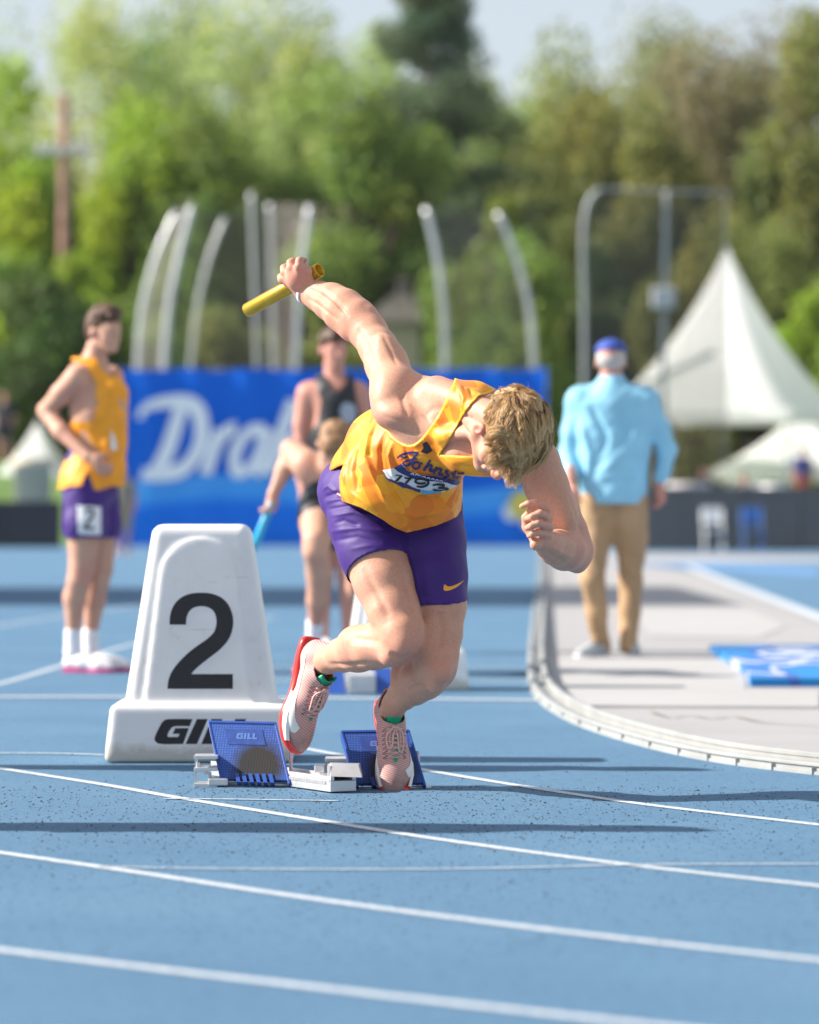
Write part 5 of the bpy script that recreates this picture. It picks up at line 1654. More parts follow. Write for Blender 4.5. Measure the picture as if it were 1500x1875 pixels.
# ---------------------------------------------------------------- man in black behind
def man_black():
    D = 21.0; w = lambda x, y, d=0.0: W(x, y, D + d)
    root = empty('person', tuple(G(612, 1196))); tag(root, 'dark-haired athlete in black singlet standing behind the raised arm', 'person')
    hp, hair = head_prims(w(611, 640), (0.35, -0.93, -0.08), (0, 0, 1), 1.0)
    body = hp + [('c', [(w(611, 665), .058), (w(612, 698), .064)]),
        ('c', [(w(582, 722), .085), (w(648, 722), .085)], .05), ('c', [(w(614, 740), .135), (w(612, 800), .125), (w(610, 860), .120), (w(610, 905), .130)], .05),
        ('c', [(w(566, 722), .078), (w(556, 775, .02), .060), (w(553, 810, .02), .050), (w(548, 850, -.05), .044), (w(556, 900, -.12), .028)]),
        ('c', [(w(657, 722), .072), (w(664, 775, .02), .056), (w(668, 820, .02), .046), (w(668, 860, -.05), .042), (w(664, 905, -.12), .028)]),
        ('c', [(w(592, 905), .100), (w(590, 980), .085), (w(592, 1060), .058), (w(588, 1100), .056), (w(590, 1180), .036)]),
        ('c', [(w(630, 905), .100), (w(634, 980), .085), (w(636, 1060), .058), (w(640, 1100), .056), (w(640, 1180), .036)])]
    body += hand_prims(w(556, 900, -.12), np.array([.1, -.1, -1]), (1, 0, 0)) + hand_prims(w(664, 905, -.12), np.array([-.1, -.1, -1]), (-1, 0, 0))
    soft('body', body, M_skin3, root, 0.012)
    soft('hair', hair, M_brown, root)
    cutA = lambda V, P: ~inside_poly(P, [(500, 640), (574, 690), (585, 735), (580, 775), (560, 800), (480, 800)]) & ~inside_poly(P, [(720, 640), (650, 690), (656, 740), (662, 775), (720, 800)]) & ~inside_poly(P, [(592, 660), (600, 695), (616, 716), (632, 700), (640, 660)])
    o, V, Q = soft('singlet', [('c', [(w(590, 722), .092), (w(640, 722), .092)], .05), ('c', [(w(614, 735), .156), (w(612, 800), .146), (w(610, 860), .140), (w(610, 890), .145)], .05), ('c', [(w(590, 690, 0), .03), (w(585, 730), .08)], .04), ('c', [(w(636, 690, 0), .03), (w(642, 730), .08)], .04)], M_blk, root, 0.012, cut=cutA)
    b = bvh_of(V, Q)
    decal('chest_print', [smooth_poly([(628, 738), (646, 740), (652, 758), (646, 775), (630, 772), (622, 756)], (), 2)], cam_ray, b, 300, mat('grey_print', (.35, .38, .45), .5), root, 0.004, 8)
    soft('shorts', [('c', [(w(592, 890), .125), (w(590, 985), .10)], .03), ('c', [(w(630, 890), .125), (w(634, 985), .10)], .03)], M_blk, root, 0.012)
    for x in (588, 640):
        heel = w(x, 1193, .05); heel[2] = .01; toe = heel + np.array([0.06, -.27, 0])
        sh = empty('shoe'); sh.parent = root; sh.matrix_parent_inverse = Matrix.Translation(-Vector(root.location))
        o, _, _ = soft('upper', shoe_prims(heel, toe), M_shoew, sh, 0.012); o.matrix_parent_inverse = Matrix.Identity(4)
        o = sole_mesh(heel + np.array([0, 0, -.008]), toe + np.array([0, 0, -.008]), M_gshoe, sh); o.matrix_parent_inverse = Matrix.Identity(4)
man_black()

# ---------------------------------------------------------------- crouching relay runner behind
def crouched():
    D = 18.3; w = lambda x, y, d=0.0: W(x, y, D + d)
    root = empty('person', tuple(G(620, 1240))); tag(root, 'fair-haired runner in red shoes crouching behind with a light blue baton', 'person')
    hp, hair = head_prims(w(612, 818, -.42), (-0.15, -0.55, -0.83), (0.12, -0.85, 0.5), 1.02)
    hd = w(500, 905, -.12); 
    body = hp + [('c', [(w(617, 845, -.30), .062), (w(620, 860, -.2), .07)]),
        ('c', [(w(575, 862, -.22), .085), (w(655, 862, -.22), .085)], .05), ('c', [(w(618, 868, -.18), .13), (w(612, 895, 0), .125), (w(610, 912, .12), .14)], .05),
        ('c', [(w(562, 852, -.22), .082), (w(548, 838, -.15), .066), (w(533, 822, -.08), .052)]), ('c', [(w(533, 822, -.08), .048), (w(521, 860, -.1), .044), (hd, .028)]),
        ('c', [(w(670, 865, -.25), .07), (w(690, 905, -.3), .055), (w(665, 935, -.45), .04)]),
        ('c', [(w(592, 925, .08), .110), (w(584, 955, -.12), .100), (w(580, 990, -.28), .070), (w(578, 1008, -.29), .064), (w(584, 1050, -.20), .064), (w(580, 1100, -.14), .050), (w(577, 1160, -.06), .034), (w(574, 1190, -.04), .034)]),
        ('c', [(w(636, 925, .08), .105), (w(650, 985, .0), .085), (w(655, 1040, -.05), .062), (w(655, 1075, .0), .058), (w(668, 1120, .12), .046), (w(690, 1180, .25), .034), (w(700, 1200, .28), .034)])]
    body += hand_prims(hd, w(492, 940, -.14) - hd, (-0.5, 0.3, 0), 1.4)
    soft('body', body, M_skin2, root, 0.010)
    soft('hair', hair, M_fair, root)
    soft('singlet', [('c', [(w(590, 865, -.20), .10), (w(650, 865, -.2), .10)], .05), ('c', [(w(618, 872, -.16), .145), (w(612, 900, .02), .14), (w(610, 915, .12), .15)], .05)], M_blk, root, 0.012)
    o, V, Q = soft('shorts', [('c', [(w(592, 922, .08), .125), (w(584, 950, -.10), .114)], .03), ('c', [(w(636, 922, .08), .12), (w(650, 980, .0), .098)], .03)], M_blk, root, 0.012)
    b = bvh_of(V, Q)
    decal('shorts_print', [smooth_poly([(566, 936), (588, 934), (592, 950), (580, 960), (564, 955)], (), 2)], cam_ray, b, 300, M_white, root, 0.004, 8)
    for (x, y, d, hx, hy, hz_, tx, ty) in ((574, 1188, -.04, -.04, .10, .12, -.07, -.16), (700, 1200, .28, .02, .10, .10, .05, -.12)):
        a_ = w(x, y, d); sh = empty('shoe'); sh.parent = root; sh.matrix_parent_inverse = Matrix.Translation(-Vector(root.location))
        heel = a_ + np.array([hx * .3, .05, -.03]); toe = np.array([a_[0] + tx, a_[1] + ty, .015])
        o, _, _ = soft('upper', [('c', [(a_ + np.array([0, .01, -.01]), .040), (heel, .040), ((heel + toe) / 2, .042), (toe, .032)], .02)], M_red, sh); o.matrix_parent_inverse = Matrix.Identity(4)
    soft('sock', [('c', [(w(577, 1140, -.08), .046), (w(575, 1182, -.05), .042)], .02)], M_sock, root)
    bt2 = hollow_tube('relay_baton', w(498, 922, -.14), w(462, 1008, -.14), 0.021, 0.003, mat('cyan_plastic', (0.02, 0.42, 0.66), 0.35))
    tag(bt2, 'light blue relay baton held by the crouching runner beside the number marker', 'baton')
crouched()
b2 = empty('starting_blocks', tuple(G(650, 1272))); tag(b2, 'blurred starting blocks under the runner crouching in the background', 'starting blocks')
for (x0, x1, y0, y1, mm, nm) in ((598, 634, 1222, 1272, M_padedge, 'foot_pad'), (690, 722, 1222, 1272, M_padedge, 'foot_pad'), (638, 688, 1236, 1274, M_alu, 'rail')):
    D = 16.2; mb = MB(); A_, B_ = W(x0, y1, D), W(x1, y1, D); A2, B2 = W(x0 - 6, y0, D + .1), W(x1 - 6, y0, D + .1)
    if nm == 'rail': A2, B2 = W(x0, y0, D), W(x1, y0, D)
    t_ = np.array([0, .03 if nm != 'rail' else .7, 0])
    for p in (A_, B_): p[2] = max(p[2], .004)
    mb.quadbox([tuple(A_), tuple(B_), tuple(B_ + t_), tuple(A_ + t_), tuple(A2), tuple(B2), tuple(B2 + t_), tuple(A2 + t_)])
    mb.build(nm, mm, b2, bevel=.004, wc=True)

# ---------------------------------------------------------------- official in a light blue shirt
def official():
    D = 20.3; w = lambda x, y, d=0.0: W(x, y, D + d)
    root = empty('person', tuple(G(1125, 1205))); tag(root, 'man in blue cap, sky blue shirt and khaki trousers walking away', 'person')
    hp, _ = head_prims(w(1119, 662), (0.12, 0.98, 0), (0, 0, 1), 1.02)
    body = hp + [('c', [(w(1119, 688), .064), (w(1119, 720), .07)])] + [('c', [(w(1119, 740), .10), (w(1122, 880), .10)], .04)]
    body += [('c', [(w(1205, 872), .032), (w(1208, 890), .03)], .02)] + hand_prims(w(1208, 890), np.array([.1, -.1, -1]), (-1, 0, 0), .9)
    body += [('c', [(w(1045, 860, -.1), .032), (w(1045, 880, -.12), .03)], .02)] + hand_prims(w(1045, 880, -.12), np.array([.1, -.1, -1]), (1, 0, 0), .9)
    soft('body', body, M_skin3, root, 0.012)
    H = w(1119, 662)
    soft('hair', [('e', H + np.array([0, -.02, .012]), (.081, .090, .065)), ('e', H + np.array([0, .0, .03]), (.082, .098, .08))], M_grey, root)
    cp = soft('cap', [('e', H + np.array([0, .005, .052]), (.093, .112, .080))], M_cap, root, cut=lambda V, P: V[:, 2] > H[2] + .048 + (V[:, 1] - H[1]) * -.12)[0]
    cp.modifiers.new('t', 'SOLIDIFY').thickness = .004
    mb = MB(); arc = [(math.sin(a) * .08, .10 + math.cos(a) * .075) for a in np.linspace(-1.4, 1.4, 10)]
    for z in (.045, .049): mb.v += [(H[0] + x, H[1] + y, H[2] + z - .02) for x, y in arc]
    mb.f = [tuple(range(10)), tuple(range(19, 9, -1))] + [(i, i + 1, 11 + i, 10 + i) for i in range(9)]
    mb.build('cap_peak', M_cap, root, wc=True)
    soft('shirt', [('c', [(w(1068, 735), .095), (w(1178, 735), .095)], .06), ('c', [(w(1122, 745), .145), (w(1124, 820), .145), (w(1124, 905), .150)], .06),
        ('c', [(w(1088, 765, -.02), .11), (w(1100, 905), .115)], .05), ('c', [(w(1158, 765, -.02), .11), (w(1150, 905), .115)], .05),
        ('c', [(w(1119, 700), .072), (w(1119, 730), .10)], .04),
        ('c', [(w(1062, 738), .078), (w(1048, 790, .02), .062), (w(1040, 830, .02), .052), (w(1046, 868, -.08), .042)], .03),
        ('c', [(w(1182, 738), .078), (w(1206, 785, .02), .064), (w(1222, 825, .03), .054), (w(1210, 872, -.02), .044)], .03)], M_sky, root, 0.011,
        cut=lambda V, P: (P[:, 1] < 924),
        folds=[([(1060, 760), (1080, 830), (1075, 890)], .02, .02), ([(1165, 770), (1158, 800), (1120, 850), (1090, 870)], .02, .022), ([(1130, 740), (1150, 800), (1120, 860)], .025, -.02), ([(1090, 880), (1130, 862), (1180, 870)], .02, .018),
               ([(1080, 740), (1110, 800), (1095, 840)], .02, -.018), ([(1215, 800), (1228, 815)], .015, -.012), ([(1200, 850), (1230, 845)], .015, .01)])
    lg = [[(w(1100, 915), .115), (w(1090, 985), .093), (w(1086, 1060, -.10), .068), (w(1090, 1120, -.06), .060), (w(1102, 1186, .02), .054)],
          [(w(1150, 915), .115), (w(1155, 985), .093), (w(1155, 1060, .08), .070), (w(1152, 1120, .10), .062), (w(1152, 1184, .02), .055)]]
    soft('trousers', [('c', lg[0], .03), ('c', lg[1], .03)], M_khaki, root, 0.011,
         folds=[([(1080, 1040), (1100, 1060)], .015, -.012), ([(1140, 1050), (1165, 1065)], .015, -.012), ([(1085, 1165), (1115, 1175)], .012, .012), ([(1130, 1160), (1165, 1172)], .012, .012), ([(1100, 950), (1120, 990)], .02, -.012)])
    for (hx, d, tx) in ((1108, .0, 1078), (1158, -.03, 1145)):
        heel = w(hx, 1203, d); heel[2] = .012; toe = heel + np.array([-.10 if hx < 1120 else .02, .25 if hx > 1120 else .22, 0])
        sh = empty('shoe'); sh.parent = root; sh.matrix_parent_inverse = Matrix.Translation(-Vector(root.location))
        if hx < 1120: toe = heel + np.array([-.17, -.16, 0]); 
        o, _, _ = soft('upper', shoe_prims(heel, toe), M_gshoe, sh, 0.012); o.matrix_parent_inverse = Matrix.Identity(4)
        o = sole_mesh(heel + np.array([0, 0, -.010]), toe + np.array([0, 0, -.010]), M_shoew, sh); o.matrix_parent_inverse = Matrix.Identity(4)
official()

# ---------------------------------------------------------------- small far figures
def far_person(px, feet_y, D, label, top, bottom, hairm=None, h=1.78, skin=None, group=None, z0=0.0):
    x = (px - 750) / FPX * D; root = empty('person', (x, D, z0)); tag(root, label, 'person', group)
    b_ = np.array([x, D, z0]); p = lambda a, b, c: b_ + np.array([a, b, c]) * h / 1.78
    hp, hair = head_prims(p(0, 0, 1.64), (0.3, -0.95, 0), (0, 0, 1), 1.0)
    soft('body', hp + [('c', [(p(0, 0, 1.5), .06), (p(0, 0, 1.42), .07), (p(0, 0, 1.2), .12), (p(0, 0, 1.0), .12)]),
        ('c', [(p(-.17, 0, 1.38), .065), (p(-.24, .02, 1.1), .05), (p(-.22, -.08, .85), .04)]), ('c', [(p(.17, 0, 1.38), .065), (p(.24, .02, 1.1), .05), (p(.22, -.08, .85), .04)]),
        ('c', [(p(-.09, 0, .9), .09), (p(-.10, -.02, .5), .06), (p(-.10, 0, .08), .04), (p(-.10, -.13, .04), .04)]), ('c', [(p(.09, 0, .9), .09), (p(.11, .02, .5), .06), (p(.11, .05, .08), .04), (p(.12, -.08, .04), .04)])],
        skin or M_skin3, root, 0.022, 0.04)
    soft('hair', hair[:3], hairm or M_brown, root, 0.02)
    soft('shirt', [('c', [(p(-.15, 0, 1.38), .09), (p(.15, 0, 1.38), .09)]), ('c', [(p(0, 0, 1.3), .15), (p(0, 0, 1.0), .15)]), ('c', [(p(-.17, 0, 1.38), .08), (p(-.22, .02, 1.18), .07)]), ('c', [(p(.17, 0, 1.38), .08), (p(.22, .02, 1.18), .07)])], top, root, 0.022, 0.05)
    soft('shorts', [('c', [(p(-.09, 0, .95), .12), (p(-.10, 0, .6), .10)]), ('c', [(p(.09, 0, .95), .12), (p(.11, 0, .6), .10)])], bottom, root, 0.022, 0.04)
far_person(222, 1020, 67, 'person in tan clothes standing far behind the left runner', mat('tan_top', (.30, .25, .18), .8), mat('tan_short', (.34, .27, .17), .8))
far_person(1470, 900, 96, 'person in navy shirt and red shorts on the far bank by the small tent', mat('navy_top', (.03, .05, .25), .7), mat('coral_short', (.50, .12, .09), .7), z0=0.85)
far_person(1290, 900, 94, 'person in dark clothes behind the grey wall under the big tent', mat('dark_top', (.04, .035, .06), .7), M_blk, z0=0.3)
far_person(1362, 900, 92, 'person in grey shirt behind the wall between the tents', mat('grey_top', (.16, .17, .20), .7), M_blk, z0=0.1)
far_person(8, 900, 92, 'person in dark jacket at the far left edge by the bank', mat('dark_jacket', (.03, .03, .035), .7), M_blk, z0=2.2)

far_person((-1.98 / 9.42) * FPX + 750, 0, 9.42, 'person standing beside the track beyond the left edge, seen only by the shadow', mat('grey_polo', (.3, .3, .32), .8), M_khaki)
far_person((-1.80 / 11.60) * FPX + 750, 0, 11.60, 'second person beyond the left edge whose shadow reaches the number marker', mat('green_polo', (.1, .25, .15), .8), M_khaki)
for o_ in list(C.objects):
    if o_.name.startswith('person') and o_.parent is None and o_.location.x < -1.7 and o_.location.y < 14: o_.rotation_euler = (0, 0, math.radians(12))
# ================================================================== banner, cages, tents, trees
# ---- hanging banner
BD = 89.0
M_bann = None
def banner_mat():
    m, nt, b = newmat('banner_blue')
    tc = nt.nodes.new('ShaderNodeTexCoord'); sx = nt.nodes.new('ShaderNodeSeparateXYZ'); nt.links.new(tc.outputs['Object'], sx.inputs[0])
    # printed lighter wave across the sheet
    sn = nt.nodes.new('ShaderNodeMath'); sn.operation = 'SINE'; ml = nt.nodes.new('ShaderNodeMath'); ml.operation = 'MULTIPLY'; ml.inputs[1].default_value = 0.62
    nt.links.new(sx.outputs[0], ml.inputs[0]); nt.links.new(ml.outputs[0], sn.inputs[0])
    m2 = nt.nodes.new('ShaderNodeMath'); m2.operation = 'MULTIPLY_ADD'; m2.inputs[1].default_value = 0.22; nt.links.new(sn.outputs[0], m2.inputs[0]); nt.links.new(sx.outputs[2], m2.inputs[2])
    mr = nt.nodes.new('ShaderNodeMapRange'); mr.inputs[1].default_value = 0.0; mr.inputs[2].default_value = 4.0; nt.links.new(m2.outputs[0], mr.inputs[0])
    r = ramp(nt, mr.outputs[0], [(0.0, (0.006, 0.18, 0.74)), (0.22, (0.006, 0.19, 0.78)), (0.25, (0.05, 0.34, 0.86)), (0.38, (0.09, 0.40, 0.88)), (0.40, (0.0, 0.14, 0.66)), (1.0, (0.0, 0.135, 0.66))])
    nt.links.new(r.outputs[0], b.inputs['Base Color']); b.inputs['Roughness'].default_value = 0.8; b.inputs['Specular IOR Level'].default_value = 0.15
    return m
x0, x1 = W(204, 0, BD)[0], W(1000, 0, BD)[0]
ztop = W(0, 674, BD)[2]
bn = empty('sponsor_banner', ((x0 + x1) / 2, BD, 0)); tag(bn, 'long blue banner with big white lettering across the back of the track', 'banner')
mb = MB(); nx = 60; nzv = 14
for j in range(nzv + 1):
    for i in range(nx + 1):
        x = x0 + (x1 - x0) * i / nx; z = 0.02 + (ztop - 0.02) * j / nzv
        sag = 0.05 * math.sin(i / nx * math.pi * 6) ** 2 * (j / nzv) ** 6
        mb.v.append((x - (x0 + x1) / 2, 0.05 * math.sin(i * 0.9) + 0.03 * math.sin(i * 0.31 + j), z - sag))
for j in range(nzv):
    for i in range(nx): mb.f.append((j * (nx + 1) + i, j * (nx + 1) + i + 1, (j + 1) * (nx + 1) + i + 1, (j + 1) * (nx + 1) + i))
mb.build('sheet', banner_mat(), bn, smooth=True)
for i in range(9):
    mb = MB(); xx = (x0 + (x1 - x0) * i / 8) - (x0 + x1) / 2; mb.tube([(xx, 0.12, 0), (xx, 0.12, ztop + 0.03)], 0.03, 8); mb.build('post', M_alu, bn)
# bold slanted wordmark, each letter drawn as heavy strokes in units of x-height
LET = {
 'D': [[(0.05, 0, .20), (0.55, 0, .26), (1.15, .12, .30), (1.45, .62, .34), (1.28, 1.2, .32), (0.85, 1.46, .26), (0.10, 1.44, .20), (-0.25, 1.30, .16), (-.28, 1.12, .14)], [(0.42, 0.02, .36), (0.62, .5, .36), (0.75, 1.36, .30)]],
 'r': [[(0.05, 0, .30), (0.22, .9, .30)], [(0.20, .55, .2), (0.38, .86, .24), (0.62, .92, .26)]],
 'a': [[(0.72, .86, .26), (0.36, .88, .22), (0.08, .5, .28), (0.18, .08, .24), (0.5, .1, .2), (0.72, .5, .2)], [(0.82, .92, .28), (0.72, .2, .28), (0.92, .04, .2)]],
 'k': [[(0.05, 0, .30), (0.38, 1.5, .30)], [(0.85, .92, .24), (0.35, .5, .22)], [(0.38, .55, .24), (0.78, .03, .28)]],
 'e': [[(0.12, .5, .2), (0.70, .56, .2), (0.66, .88, .22), (0.34, .9, .24), (0.08, .45, .28), (0.25, .06, .24), (0.75, .14, .22)]]}
M_bwhite = mat('banner_white', (0.92, 0.92, 0.93), 0.55, var=0.02)
cur = W(256, 0, BD)[0]; unit = S(90, BD); zb = W(0, 868, BD)[2]
for ch, adv in (('D', 1.84), ('r', .72), ('a', 1.05), ('k', 1.0), ('e', 1.0)):
    V = []; F = []
    for k_, st in enumerate(LET[ch]):
        Lh, Rh = stroke([(p[0], p[1], p[2] * 1.15) for p in st], .2, 5); prev = None
        for a_, c_ in zip(Lh, Rh):
            b0 = len(V)
            for q in (a_, c_): V.append((cur + unit * (q[0] * 0.77 + 0.20 * q[1]) - (x0 + x1) / 2, -0.10 - 0.004 * k_, zb + unit * q[1]))
            if prev is not None: F.append((prev, prev + 1, b0 + 1, b0))
            prev = b0
    o = link('letter', mesh('letter', V, F), M_bwhite, bn); cur += unit * adv * 0.705
# round club badge, kept plain
for (cx, cy, r_, mm) in ((958, 925, 26, mat('badge_yellow', (.80, .62, .08), .5)), (938, 938, 17, M_bwhite), (968, 955, 13, M_bwhite)):
    c_ = W(cx, cy, BD); mb = MB(); mb.poly([(c_[0] - (x0 + x1) / 2 + S(r_, BD) * math.cos(a), -0.10 - 0.006 * (cx % 7), c_[2] + S(r_, BD) * math.sin(a)) for a in np.linspace(0, 2 * math.pi, 25)[:-1]]); mb.build('badge', mm, bn)

# ---- throwing cages
M_pole = mat('galvanised', (0.62, 0.63, 0.64), 0.35, metal=0.5, var=0.08, scale=3)
def net_mat():
    m, nt, b = newmat('net')
    out = nt.nodes['Material Output']
    tc = nt.nodes.new('ShaderNodeTexCoord')
    br = nt.nodes.new('ShaderNodeTexBrick'); br.offset = 0; br.inputs['Scale'].default_value = 1
    br.inputs['Brick Width'].default_value = 0.05; br.inputs['Row Height'].default_value = 0.05; br.inputs['Mortar Size'].default_value = 0.0032; br.inputs['Mortar Smooth'].default_value = 0
    mp = nt.nodes.new('ShaderNodeMapping'); nt.links.new(tc.outputs['UV'], mp.inputs[0]); nt.links.new(mp.outputs[0], br.inputs['Vector'])
    tr = nt.nodes.new('ShaderNodeBsdfTransparent'); mx = nt.nodes.new('ShaderNodeMixShader')
    b.inputs['Base Color'].default_value = (0.22, 0.20, 0.19, 1); b.inputs['Roughness'].default_value = 0.9
    nt.links.new(br.outputs['Fac'], mx.inputs[0]); nt.links.new(tr.outputs[0], mx.inputs[1]); nt.links.new(b.outputs[0], mx.inputs[2]); nt.links.new(mx.outputs[0], out.inputs[0])
    return m
M_net = net_mat()
def net_sheet(cols, parent, name='net'):
    """cols: list of polylines bottom->top, same number of points"""
    me = bpy.data.meshes.new(name); V = []; F = []; UV = []
    n = len(cols[0]); u = 0
    for i, c_ in enumerate(cols):
        if i: u += np.linalg.norm(np.array(cols[i][0]) - np.array(cols[i - 1][0]))
        v = 0
        for j, p in enumerate(c_):
            if j: v += np.linalg.norm(np.array(c_[j]) - np.array(c_[j - 1]))
            V.append(tuple(p)); UV.append((u, v))
    for i in range(len(cols) - 1):
        for j in range(n - 1): F.append((i * n + j, (i + 1) * n + j, (i + 1) * n + j + 1, i * n + j + 1))
    me.from_pydata(V, [], F); uv = me.uv_layers.new(name='UVMap')
    for l in me.loops: uv.data[l.index].uv = UV[l.vertex_index]
    me.materials.append(M_net); o = bpy.data.objects.new(name, me); C.objects.link(o); o.parent = parent; return o
def cage_pole(pxs, D, parent, r=0.075):
    pts = [W(x, y, D) for x, y in pxs]
    base = pts[0].copy(); base[2] = 0
    P = [base] + [p for p in spline(pts, 4)]
    mb = MB(); mb.tube([p - np.array(parent.location) for p in P], r, 10); mb.build('pole', M_pole, parent, smooth=True); return [p - np.array(parent.location) for p in P]
cg = empty('hammer_cage', (W(600, 0, 99)[0], 99, 0)); tag(cg, 'tall throwing cage of curved silver poles and dark netting behind the banner', 'cage')
cols = []
for pxs, D in (([(252, 670), (262, 560), (290, 460), (325, 385)], 97), ([(300, 670), (310, 560), (330, 460), (352, 375)], 95), ([(350, 665), (362, 560), (384, 470), (412, 398)], 103),
               ([(470, 660), (468, 560), (464, 460), (460, 352)], 104), ([(500, 660), (498, 560), (496, 460), (494, 372)], 105), ([(542, 668), (546, 570), (555, 470), (568, 375)], 96), ([(815, 668), (812, 570), (800, 470), (780, 380)], 96),
               ([(978, 680), (970, 570), (945, 470), (912, 390)], 98)):
    cols.append(cage_pole(pxs, D, cg, 0.085 if D < 99 else 0.07))
net_sheet([cols[i] for i in (0, 1, 2, 3, 4, 5)], cg); net_sheet([cols[6], cols[7]], cg)
M_pole_d = mat('dull_pole', (0.34, 0.36, 0.36), 0.5, metal=0.3, var=.08, scale=3); M_pole_keep = M_pole; M_pole = M_pole_d
c2 = empty('throwing_cage', (W(1140, 0, 93)[0], 93, 0)); tag(c2, 'square netted cage frame with bent corner pole behind the walking official', 'cage')
q1 = cage_pole([(1070, 700), (1070, 560), (1068, 430), (1078, 370), (1100, 345)], 93, c2, 0.065)
q2 = cage_pole([(1215, 640), (1217, 540), (1219, 440), (1220, 400), (1221, 350)], 93, c2, 0.07)
q3 = cage_pole([(1330, 700), (1330, 560), (1330, 440), (1330, 400), (1330, 352)], 93.2, c2, 0.02)
mb = MB(); mb.tube([q1[-1], q2[-1], q3[-1]], 0.03, 8); mb.build('top_rail', M_pole, c2)
M_net_d = M_net.copy(); M_net_d.name = 'net_dense'
for n_i in M_net_d.node_tree.nodes:
    if n_i.type == 'TEX_BRICK': n_i.inputs['Mortar Size'].default_value = 0.0060
    if n_i.type == 'BSDF_PRINCIPLED': n_i.inputs['Base Color'].default_value = (.07, .065, .06, 1)
net_sheet([q1, q2, q3], c2).data.materials[0] = M_net_d
lp = W(1215, 545, 92.8) - np.array(c2.location); mb = MB(); mb.box(tuple(lp), (.6, .2, .55)); mb.build('junction_box', mat('box_grey', (.45, .46, .46), .6), c2, bevel=.05)
M_pole = M_pole_keep
# ---- utility pole
up_ = empty('utility_pole', (W(118, 0, 116)[0], 116, 0)); tag(up_, 'brown wooden utility pole with one crossarm among the trees at the left', 'utility pole')
zt = W(0, 172, 116)[2]; mb = MB(); mb.tube([(0, 0, 0), (0, 0, zt)], [0.24, 0.17], 12); mb.build('pole', mat('old_wood', (.26, .15, .11), .9, var=.3, scale=3), up_, smooth=True)
zc = W(0, 276, 116)[2]; mb = MB(); mb.box((0, -0.2, zc), (1.9, .16, .26)); mb.build('crossarm', mat('pale_wood', (.72, .68, .64), .8), up_)
for dx in (-.75, -.4, .4, .75):
    mb = MB(); mb.lathe([(0.0, 0), (.07, 0), (.05, .1), (.08, .14), (.04, .24), (0, .25)], (dx, -.2, zc + .09), 10); mb.build('insulator', M_poly, up_, smooth=True)

# ---- tents
M_vinyl = mat('tent_vinyl', (0.93, 0.93, 0.92), 0.55, var=0.02, scale=1)
def _through(m, f):
    nt = m.node_tree; b = nt.nodes['Principled BSDF']; out = nt.nodes['Material Output']
    tl = nt.nodes.new('ShaderNodeBsdfTranslucent'); tl.inputs[0].default_value = (.96, .96, .95, 1); ms = nt.nodes.new('ShaderNodeMixShader'); ms.inputs[0].default_value = f
    nt.links.new(b.outputs[0], ms.inputs[1]); nt.links.new(tl.outputs[0], ms.inputs[2]); nt.links.new(ms.outputs[0], out.inputs[0])
_through(M_vinyl, 0.45)
def tent(cx, peak, eave, half, D, label, legh=None):
    c_ = W(cx, eave, D); root = empty('tent', (c_[0], D + half, 0), -0.42 if half > 2.95 else -0.2); half *= .86; tag(root, label, 'tent')
    ze = c_[2]; zp = W(cx, peak, D + half)[2]; n = 40; lv = 16
    mb = MB()
    for j in range(lv + 1):
        t = j / lv; s_ = 0.70 * (1 - t) ** 1.0 + 0.30 * (1 - t) ** 2.7; z = ze + (zp - ze) * t; s_ = max(s_, 0.012)
        for k in range(n):
            a = 2 * math.pi * (k + 0.5) / n; q = max(abs(math.cos(a)), abs(math.sin(a))); rr = half * s_ / q
            sagk = 1 - 0.06 * (1 - abs(abs(math.cos(a)) - abs(math.sin(a)))) * 0
            mb.v.append((rr * math.cos(a), rr * math.sin(a), z))
    for j in range(lv):
        for k in range(n): mb.f.append((j * n + k, j * n + (k + 1) % n, (j + 1) * n + (k + 1) % n, (j + 1) * n + k))
    mb.f.append(tuple(lv * n + k for k in range(n)))
    mb.build('canopy', M_vinyl, root, smooth=True)
    for (dx, dy, w_, rz) in ((0, -half, 2 * half, 0), (0, half, 2 * half, 0), (-half, 0, 2 * half, math.pi / 2), (half, 0, 2 * half, math.pi / 2)):
        mb = MB(); mb.box((dx, dy, ze - .13), (w_, .02, .28), rz); mb.build('valance', M_vinyl, root)
    for sx_ in (-1, 1):
        for sy_ in (-1, 1):
            mb = MB(); mb.tube([(sx_ * (half - .06), sy_ * (half - .06), 0), (sx_ * (half - .06), sy_ * (half - .06), ze - .02)], .045, 8); mb.build('leg', M_pole, root)
    mb = MB(); mb.tube([(0, 0, zp - .1), (0, 0, zp + .05)], .04, 8); mb.build('finial', M_pole, root)
tent(1350, 452, 750, S(212, 96) , 96, 'large white peaked tent behind the grey wall at the right')
tent(1490, 745, 862, S(185, 101), 101, 'small white peaked tent farther back at the right edge')
tent(60, 770, 880, S(85, 104), 104, 'low white tent on the far bank at the left edge')

